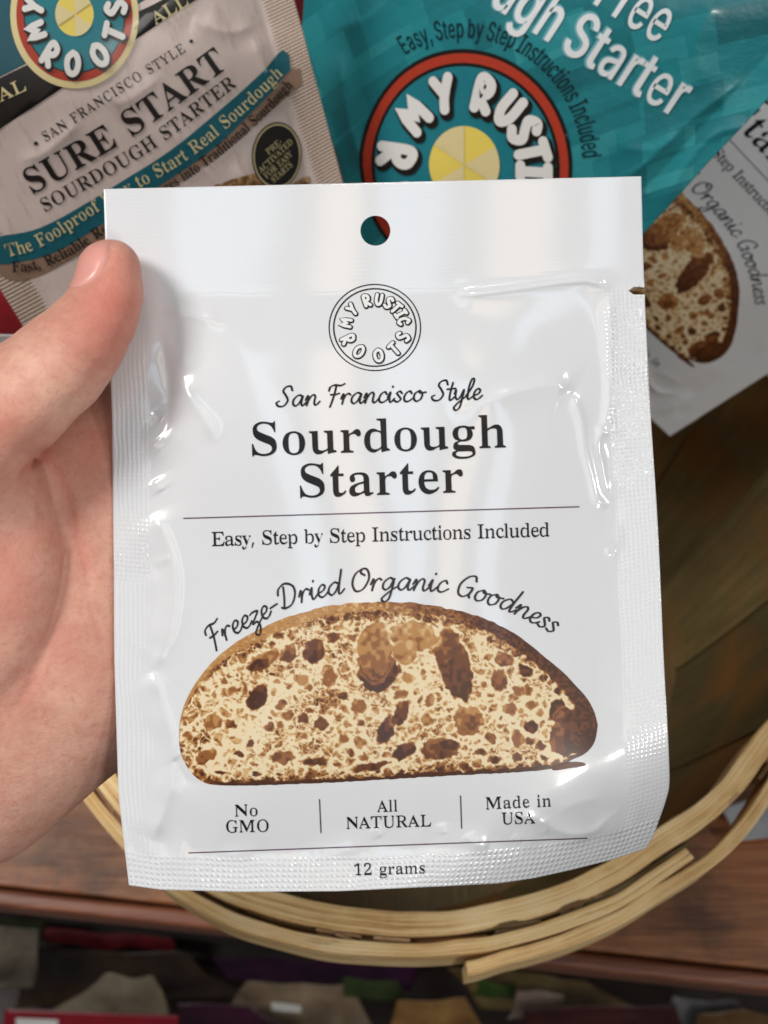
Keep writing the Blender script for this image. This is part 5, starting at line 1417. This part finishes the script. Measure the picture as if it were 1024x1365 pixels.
# ------------------------------------------------------------------ goods on the lower shelf, far out of focus
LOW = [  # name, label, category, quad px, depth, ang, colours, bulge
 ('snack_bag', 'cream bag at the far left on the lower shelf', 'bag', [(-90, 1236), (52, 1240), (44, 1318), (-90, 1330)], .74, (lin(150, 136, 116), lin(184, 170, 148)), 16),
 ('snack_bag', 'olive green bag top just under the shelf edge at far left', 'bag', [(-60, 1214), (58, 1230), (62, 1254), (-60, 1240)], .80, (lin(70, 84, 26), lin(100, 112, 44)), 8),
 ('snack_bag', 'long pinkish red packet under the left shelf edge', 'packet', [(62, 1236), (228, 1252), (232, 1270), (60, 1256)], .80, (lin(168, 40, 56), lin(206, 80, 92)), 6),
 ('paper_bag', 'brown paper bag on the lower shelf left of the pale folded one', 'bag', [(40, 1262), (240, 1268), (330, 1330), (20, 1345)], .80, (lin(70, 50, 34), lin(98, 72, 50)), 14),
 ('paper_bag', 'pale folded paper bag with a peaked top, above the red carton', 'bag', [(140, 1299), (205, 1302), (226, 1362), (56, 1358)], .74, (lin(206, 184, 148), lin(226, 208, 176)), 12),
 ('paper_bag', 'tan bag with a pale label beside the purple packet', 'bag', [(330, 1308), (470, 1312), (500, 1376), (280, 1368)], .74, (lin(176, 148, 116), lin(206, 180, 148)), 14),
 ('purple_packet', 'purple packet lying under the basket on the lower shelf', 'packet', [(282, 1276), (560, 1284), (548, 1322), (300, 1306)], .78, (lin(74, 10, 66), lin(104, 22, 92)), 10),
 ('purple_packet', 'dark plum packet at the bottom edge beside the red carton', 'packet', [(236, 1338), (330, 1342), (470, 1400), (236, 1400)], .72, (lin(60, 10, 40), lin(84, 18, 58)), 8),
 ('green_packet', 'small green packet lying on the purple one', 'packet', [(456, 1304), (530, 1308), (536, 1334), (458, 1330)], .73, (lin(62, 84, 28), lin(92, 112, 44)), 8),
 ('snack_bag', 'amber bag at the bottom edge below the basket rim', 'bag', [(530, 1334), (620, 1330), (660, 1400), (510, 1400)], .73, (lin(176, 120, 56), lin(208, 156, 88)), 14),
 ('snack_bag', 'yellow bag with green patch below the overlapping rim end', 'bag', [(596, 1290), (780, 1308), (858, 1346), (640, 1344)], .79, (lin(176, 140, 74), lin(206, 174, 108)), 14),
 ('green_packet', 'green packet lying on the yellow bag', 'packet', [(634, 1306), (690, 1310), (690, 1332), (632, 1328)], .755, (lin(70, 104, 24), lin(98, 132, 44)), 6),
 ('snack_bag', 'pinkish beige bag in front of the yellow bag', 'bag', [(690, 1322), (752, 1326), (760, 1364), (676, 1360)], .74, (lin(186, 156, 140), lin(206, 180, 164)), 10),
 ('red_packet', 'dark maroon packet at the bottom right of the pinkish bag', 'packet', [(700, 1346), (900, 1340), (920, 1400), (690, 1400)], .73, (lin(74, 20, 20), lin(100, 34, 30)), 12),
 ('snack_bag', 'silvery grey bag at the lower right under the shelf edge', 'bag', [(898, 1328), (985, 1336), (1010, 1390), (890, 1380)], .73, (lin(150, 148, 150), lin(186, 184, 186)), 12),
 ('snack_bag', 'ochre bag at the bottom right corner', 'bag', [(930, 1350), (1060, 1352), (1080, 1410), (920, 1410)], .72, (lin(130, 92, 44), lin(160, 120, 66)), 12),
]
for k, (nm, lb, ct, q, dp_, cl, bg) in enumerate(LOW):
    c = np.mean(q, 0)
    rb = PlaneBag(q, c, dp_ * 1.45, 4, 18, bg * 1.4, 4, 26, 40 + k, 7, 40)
    o = rb.build(nm, plain_film(nm + '_film', tuple(v * .40 for v in cl[0]), tuple(v * .56 for v in cl[1]), 0.4, 0.4, 18.0), 36, 30, wave=7)  # colours scaled down: the shade under the shelf is put into the films
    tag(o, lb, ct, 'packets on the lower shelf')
    if 'pale label' in lb:
        decal(rb, o, 'paper_label', poly_px([(362, 1334), (402, 1336), (402, 1346), (362, 1344)], 6), E_WHITE, 1.0)
q = [(6, 1346), (238, 1354), (240, 1420), (0, 1420)]
rb = PlaneBag(q, np.mean(q, 0), 1.0, 3, 10, 3, 3, 20, 60, 1, 60)
o = rb.build('red_carton', plain_film('crimson_card', lin(128, 12, 28), lin(144, 20, 36), 0.4, 0.3), 40, 20)
tag(o, 'crimson carton with a white label at the bottom left corner', 'carton')
decal(rb, o, 'paper_label', poly_px([(22, 1356), (78, 1358), (78, 1385), (22, 1385)], 6), E_WHITE, 1.0)

# ------------------------------------------------------------------ the hand
def surface_nets(Fv, org, h):
    nx, ny, nz = Fv.shape
    S = Fv < 0
    cnt = np.zeros((nx - 1, ny - 1, nz - 1), np.int8)
    for i in (0, 1):
        for j in (0, 1):
            for k in (0, 1):
                cnt += S[i:nx - 1 + i, j:ny - 1 + j, k:nz - 1 + k]
    act = (cnt > 0) & (cnt < 8)
    idx = -np.ones(act.shape, np.int64); A = np.argwhere(act); idx[act] = np.arange(len(A))
    acc = np.zeros((len(A), 3)); num = np.zeros(len(A))
    crn = [(i, j, k) for i in (0, 1) for j in (0, 1) for k in (0, 1)]
    for a in crn:
        for ax in range(3):
            if a[ax]: continue
            b = list(a); b[ax] = 1
            fa = Fv[A[:, 0] + a[0], A[:, 1] + a[1], A[:, 2] + a[2]]; fb = Fv[A[:, 0] + b[0], A[:, 1] + b[1], A[:, 2] + b[2]]
            c = (fa < 0) != (fb < 0)
            t = np.where(c, fa / np.where(c, fa - fb, 1), 0)
            p = np.array(a, float)[None].repeat(len(A), 0); p[:, ax] += t
            acc[c] += p[c]; num[c] += 1
    V = org + (A + acc / num[:, None]) * h
    Q = []
    for ax in range(3):
        o1, o2 = [(1, 2), (2, 0), (0, 1)][ax]
        sl0 = [slice(1, -1)] * 3; sl0[ax] = slice(0, -1); sl1 = [slice(1, -1)] * 3; sl1[ax] = slice(1, None)
        s0, s1 = S[tuple(sl0)], S[tuple(sl1)]
        E = np.argwhere(s0 != s1); off = np.ones(3, int); off[ax] = 0; E = E + off
        pos = S[E[:, 0], E[:, 1], E[:, 2]]
        d1 = np.zeros(3, int); d1[o1] = 1; d2 = np.zeros(3, int); d2[o2] = 1
        g = lambda c: idx[c[:, 0], c[:, 1], c[:, 2]]
        q = np.stack([g(E - d1 - d2), g(E - d2), g(E), g(E - d1)], 1)
        Q.append(np.where(pos[:, None], q, q[:, ::-1]))
    return V, np.concatenate(Q)

HS = 3.6
gx = np.concatenate([np.arange(-1350, -212, 16), np.arange(-210, 640, HS)]).astype(np.float32); gy = np.concatenate([np.arange(292, 1230, HS), np.arange(1238, 1750, 14)]).astype(np.float32); gz = np.arange(-300, 150, HS, dtype=np.float32)
HX, HY, HZ = gx[:, None, None], gy[None, :, None], gz[None, None, :]
def cone(a, b, ra, rb, zs=1.0):
    a = np.array(a, np.float32); b = np.array(b, np.float32)
    x, y, z = HX - a[0], HY - a[1], (HZ - a[2]) * zs
    d = b - a; d = np.array([d[0], d[1], d[2] * zs]); n2 = float(d @ d)
    t = np.clip((x * d[0] + y * d[1] + z * d[2]) / n2, 0, 1)
    return np.sqrt((x - t * d[0]) ** 2 + (y - t * d[1]) ** 2 + (z - t * d[2]) ** 2) - (ra + (rb - ra) * t)
def ell(c, r, rot=0.0):
    x, y = HX - c[0], HY - c[1]; ca, sa = math.cos(rot), math.sin(rot)
    u, v, w_ = (x * ca + y * sa) / r[0], (-x * sa + y * ca) / r[1], (HZ - c[2]) / r[2]
    q = np.sqrt(u * u + v * v + w_ * w_)
    return (q - 1) * min(r)
def chain(P, k=10):
    f = None
    for i in range(len(P) - 1):
        c = cone(P[i][:3], P[i + 1][:3], P[i][3], P[i + 1][3])
        f = c if f is None else smin(f, c, k)
    return f
thumb = chain([(146, 361, 46, 42.5), (143, 394, 50, 45), (130, 424, 54, 51), (106, 457, 58, 59), (77, 487, 58, 66), (27, 529, 54, 72), (-40, 590, 36, 84), (-130, 680, 6, 105)], 14)
thenar = smin(ell((-34, 770, -28), (124, 196, 84), 0.10), cone((-40, 640, 6), (-130, 720, -20), 78, 120), 40)
palm = cone((134, 640, -104), (-90, 760, -110), 138, 146, 1.46)
palm = smin(palm, cone((62, 900, -112), (-60, 1000, -112), 158, 163, 1.45), 40)
palm = smin(palm, cone((-60, 860, -112), (-330, 1010, -112), 190, 170, 1.45), 50)
palm = smin(palm, cone((-300, 990, -112), (-1050, 1420, -60), 172, 235, 1.2), 60)
palm = smin(palm, cone((120, 700, -104), (80, 880, -108), 122, 140, 1.3), 40)
fingers = None
for P in ([(130, 628, -104, 74), (250, 590, -128, 64), (360, 566, -134, 58), (448, 560, -116, 50), (500, 560, -102, 42)],
          [(130, 730, -110, 72), (270, 712, -134, 64), (400, 700, -140, 58), (500, 694, -120, 50), (556, 692, -104, 42)],
          [(120, 832, -110, 70), (262, 830, -132, 62), (384, 830, -138, 56), (470, 826, -118, 48), (522, 824, -104, 40)],
          [(104, 930, -106, 62), (220, 940, -122, 54), (310, 946, -126, 48), (380, 944, -112, 42), (424, 942, -102, 36)]):
    f = chain(P, 8)
    fingers = f if fingers is None else np.minimum(fingers, f)
palm = smin(palm, fingers, 26)
# keep the palm just behind the film where the sachet rests on it
body = smin(palm, thenar, 9)
FV = smin(body, thumb, 12)
# creases of the palm and the thumb joint, pressed in from the viewer's side
def groove(P, depth, sig, zmin=-60):
    global FV
    P = catmull(P, 8)
    lo = P.min(0) - 4 * sig; hi = P.max(0) + 4 * sig
    ix = slice(*np.searchsorted(gx, [lo[0], hi[0]])); iy = slice(*np.searchsorted(gy, [lo[1], hi[1]]))
    X2, Y2 = np.meshgrid(gx[ix], gy[iy], indexing='ij')
    d, t = seg_dist(X2, Y2, P)
    g = depth * np.exp(-(d / sig) ** 2) * sm(0, .15, t) * (1 - sm(.8, 1, t))
    FV[ix, iy, :] += g[:, :, None] * (gz > zmin)[None, None, :]
groove([(62, 606), (78, 630), (90, 664), (99, 700), (108, 732), (117, 772), (122, 800)], 5.0, 5.0)
groove([(66, 600), (48, 612), (34, 628), (22, 640)], 5, 5.5, -20)
groove([(92, 700), (90, 740), (80, 790), (64, 850), (34, 925), (-4, 975)], 3.0, 5)
groove([(115, 465), (128, 478), (138, 492)], 2.2, 4, 0)
groove([(148, 318), (147, 334), (143, 350), (134, 366), (119, 379), (100, 388)], 3.2, 3.4, -10)
groove([(70, 446), (64, 452), (72, 456)], 1.6, 4, 0)
groove([(100, 674), (120, 670), (140, 672)], 1.6, 4)
groove([(112, 770), (126, 760), (140, 742)], 1.4, 4)
groove([(86, 720), (104, 760), (128, 830), (140, 880)], 1.6, 3.5)
groove([(60, 860), (92, 880), (124, 920)], 1.3, 3)
groove([(30, 960), (70, 972), (110, 1000)], 1.3, 3.2)
groove([(126, 770), (112, 800), (100, 850)], 1.4, 3)
groove([(84, 420), (92, 432), (104, 440)], 1.5, 3, 0)
groove([(118, 444), (128, 456), (146, 466)], 1.4, 3, 0)
groove([(20, 600), (34, 606), (50, 606)], 2.2, 4, 0)
groove([(30, 650), (50, 668), (62, 700)], 1.4, 3.5, 0)
HV, HF = surface_nets(FV, np.zeros(3), 1.0)
HV = np.stack([np.interp(HV[:, 0], np.arange(len(gx)), gx), np.interp(HV[:, 1], np.arange(len(gy)), gy), gz[0] + HV[:, 2] * HS], 1)
# two rounds of light smoothing
def smooth(V, Q, it=2, lam=0.5):
    E = np.concatenate([Q[:, [0, 1]], Q[:, [1, 2]], Q[:, [2, 3]], Q[:, [3, 0]]])
    for _ in range(it):
        s = np.zeros_like(V); n = np.zeros(len(V))
        np.add.at(s, E[:, 0], V[E[:, 1]]); np.add.at(n, E[:, 0], 1)
        np.add.at(s, E[:, 1], V[E[:, 0]]); np.add.at(n, E[:, 1], 1)
        V = V * (1 - lam) + lam * s / n[:, None]
    return V
HV = smooth(HV, HF, 2)
def hand_local(V):
    return campt(V[:, 0], V[:, 1], D0 - V[:, 2] * MM) - SACH_C

def skin():
    m = NT('skin')
    o = m.obj()
    n1 = m.noise(o, 70, 4, 0.6); n2 = m.noise(o, 260, 4, 0.6)
    red = m.attr('red').outputs['Fac']
    c = m.mix(m.ramp(n1, [(0.35, (0, 0, 0)), (0.68, (1, 1, 1))]), lin(211, 152, 132), lin(234, 184, 162))
    c = m.mix(m.math('MULTIPLY', m.ramp(n2, [(0.45, (0, 0, 0)), (0.7, (1, 1, 1))]), 0.35), c, lin(206, 132, 116))
    n3 = m.noise(o, 900, 3, 0.6)
    c = m.mix(m.math('MULTIPLY', m.ramp(n3, [(0.5, (0, 0, 0)), (0.72, (1, 1, 1))]), 0.28), c, lin(190, 112, 98))
    c = m.mix(red, c, lin(210, 112, 98))
    vo = m.n('ShaderNodeTexVoronoi', feature='DISTANCE_TO_EDGE'); m.put(vo.inputs['Vector'], m.map(o, (1, 1.6, 1), (0, 0, 0.5))); vo.inputs['Scale'].default_value = 1500
    fine = m.math('MINIMUM', vo.outputs[0], 0.25)
    lines = m.noise(m.map(o, (620, 1000, 800), (0, 0, 0.9)), 1.0, 3, 0.6)
    nb = m.bump(n2, 0.2, 0.001, m.bump(lines, 0.22, 0.0004, m.bump(fine, 0.4, 0.0002)))
    return m.set(Base_Color=c, Roughness=0.52, Normal=nb, Subsurface_Weight=0.28, Subsurface_Radius=(1.0, 0.36, 0.2), Subsurface_Scale=0.0035, Specular_IOR_Level=0.38)
SKIN = skin()
x, y, z = HV.T
red = 0.55 * np.exp(-(((x - 150) / 52) ** 2 + ((y - 400) / 90) ** 2)) + 0.35 * np.exp(-(((x - 126) / 26) ** 2 + ((y - 600) / 34) ** 2)) * (z < 20)
red = red + 0.35 * np.exp(-(((x - 20) / 60) ** 2 + ((y - 780) / 120) ** 2)) + 0.3 * np.exp(-(((x - 0) / 40) ** 2 + ((y - 560) / 40) ** 2))
for P, s_, a_ in (([(62, 606), (90, 664), (108, 732), (112, 750)], 8, .22), ([(66, 600), (34, 628)], 7, .3)):
    d, _ = seg_dist(x, y, P); red = red + a_ * np.exp(-(d / s_) ** 2)
hand = mesh_obj('hand', hand_local(HV), HF, SKIN, None, attrs={'red': np.clip(red, 0, 0.75)})
hand.matrix_world = M1
tag(hand, 'left hand with palm up, thumb pressing the white sachet at its left edge', 'hand')
# thumbnail: a thin shell wrapped over the far side of the thumb tip
def sdf_at(P):
    f = np.stack([np.interp(P[..., 0], gx, np.arange(len(gx))), np.interp(P[..., 1], gy, np.arange(len(gy))), (P[..., 2] - gz[0]) / HS], -1)
    i = np.clip(np.floor(f).astype(int), 0, np.array(FV.shape) - 2); t = f - i
    r = 0
    for a_ in (0, 1):
        for b_ in (0, 1):
            for c_ in (0, 1):
                w_ = (t[..., 0] if a_ else 1 - t[..., 0]) * (t[..., 1] if b_ else 1 - t[..., 1]) * (t[..., 2] if c_ else 1 - t[..., 2])
                r = r + w_ * FV[i[..., 0] + a_, i[..., 1] + b_, i[..., 2] + c_]
    return r
edge = np.array([(147, 323), (146.5, 334), (143, 348), (135, 363), (121, 376), (106, 384)], float)
ys = np.linspace(323, 383, 26)
ax = np.interp(ys, [320, 361, 400], [146, 145, 139]); az = np.interp(ys, [320, 361, 400], [46, 46, 50])
exx = np.interp(ys, edge[:, 1], edge[:, 0])
NU = 22
NV = np.zeros((len(ys), NU, 3)); NL = np.zeros((len(ys), NU))
for r_, (yy, a0, z0, xe) in enumerate(zip(ys, ax, az, exx)):
    rr_ = np.arange(0, 90, 0.25)
    fe = math.asin(np.clip((a0 - xe) / 44.0, -0.3, 0.98))
    if yy < 330: fe = max(fe, -0.05)
    ph = np.linspace(fe, math.radians(152), NU)
    for c_, p_ in enumerate(ph):
        d_ = np.array([-math.sin(p_), 0.0, math.cos(p_)])
        pts = np.array([a0, yy, z0]) + rr_[:, None] * d_
        s_ = sdf_at(pts); k_ = int(np.argmax(s_ > 0))
        u_ = c_ / (NU - 1); e_ = min(u_, 1 - u_, 1.2 * r_ / (len(ys) - 1), 1 - r_ / (len(ys) - 1))
        NV[r_, c_] = np.array([a0, yy, z0]) + (rr_[k_] + 0.15 + 1.5 * sm(0, 0.10, np.array(e_))) * d_
NV = NV.reshape(-1, 3)
nm_ = NT('nail'); nm_.set(Base_Color=lin(234, 166, 154), Roughness=0.36, Coat_Weight=0.15, Coat_Roughness=0.2, Subsurface_Weight=0.2, Subsurface_Scale=0.003)
mesh_obj('thumbnail', hand_local(NV), grid_faces(NU, len(ys)), nm_.m, hand)
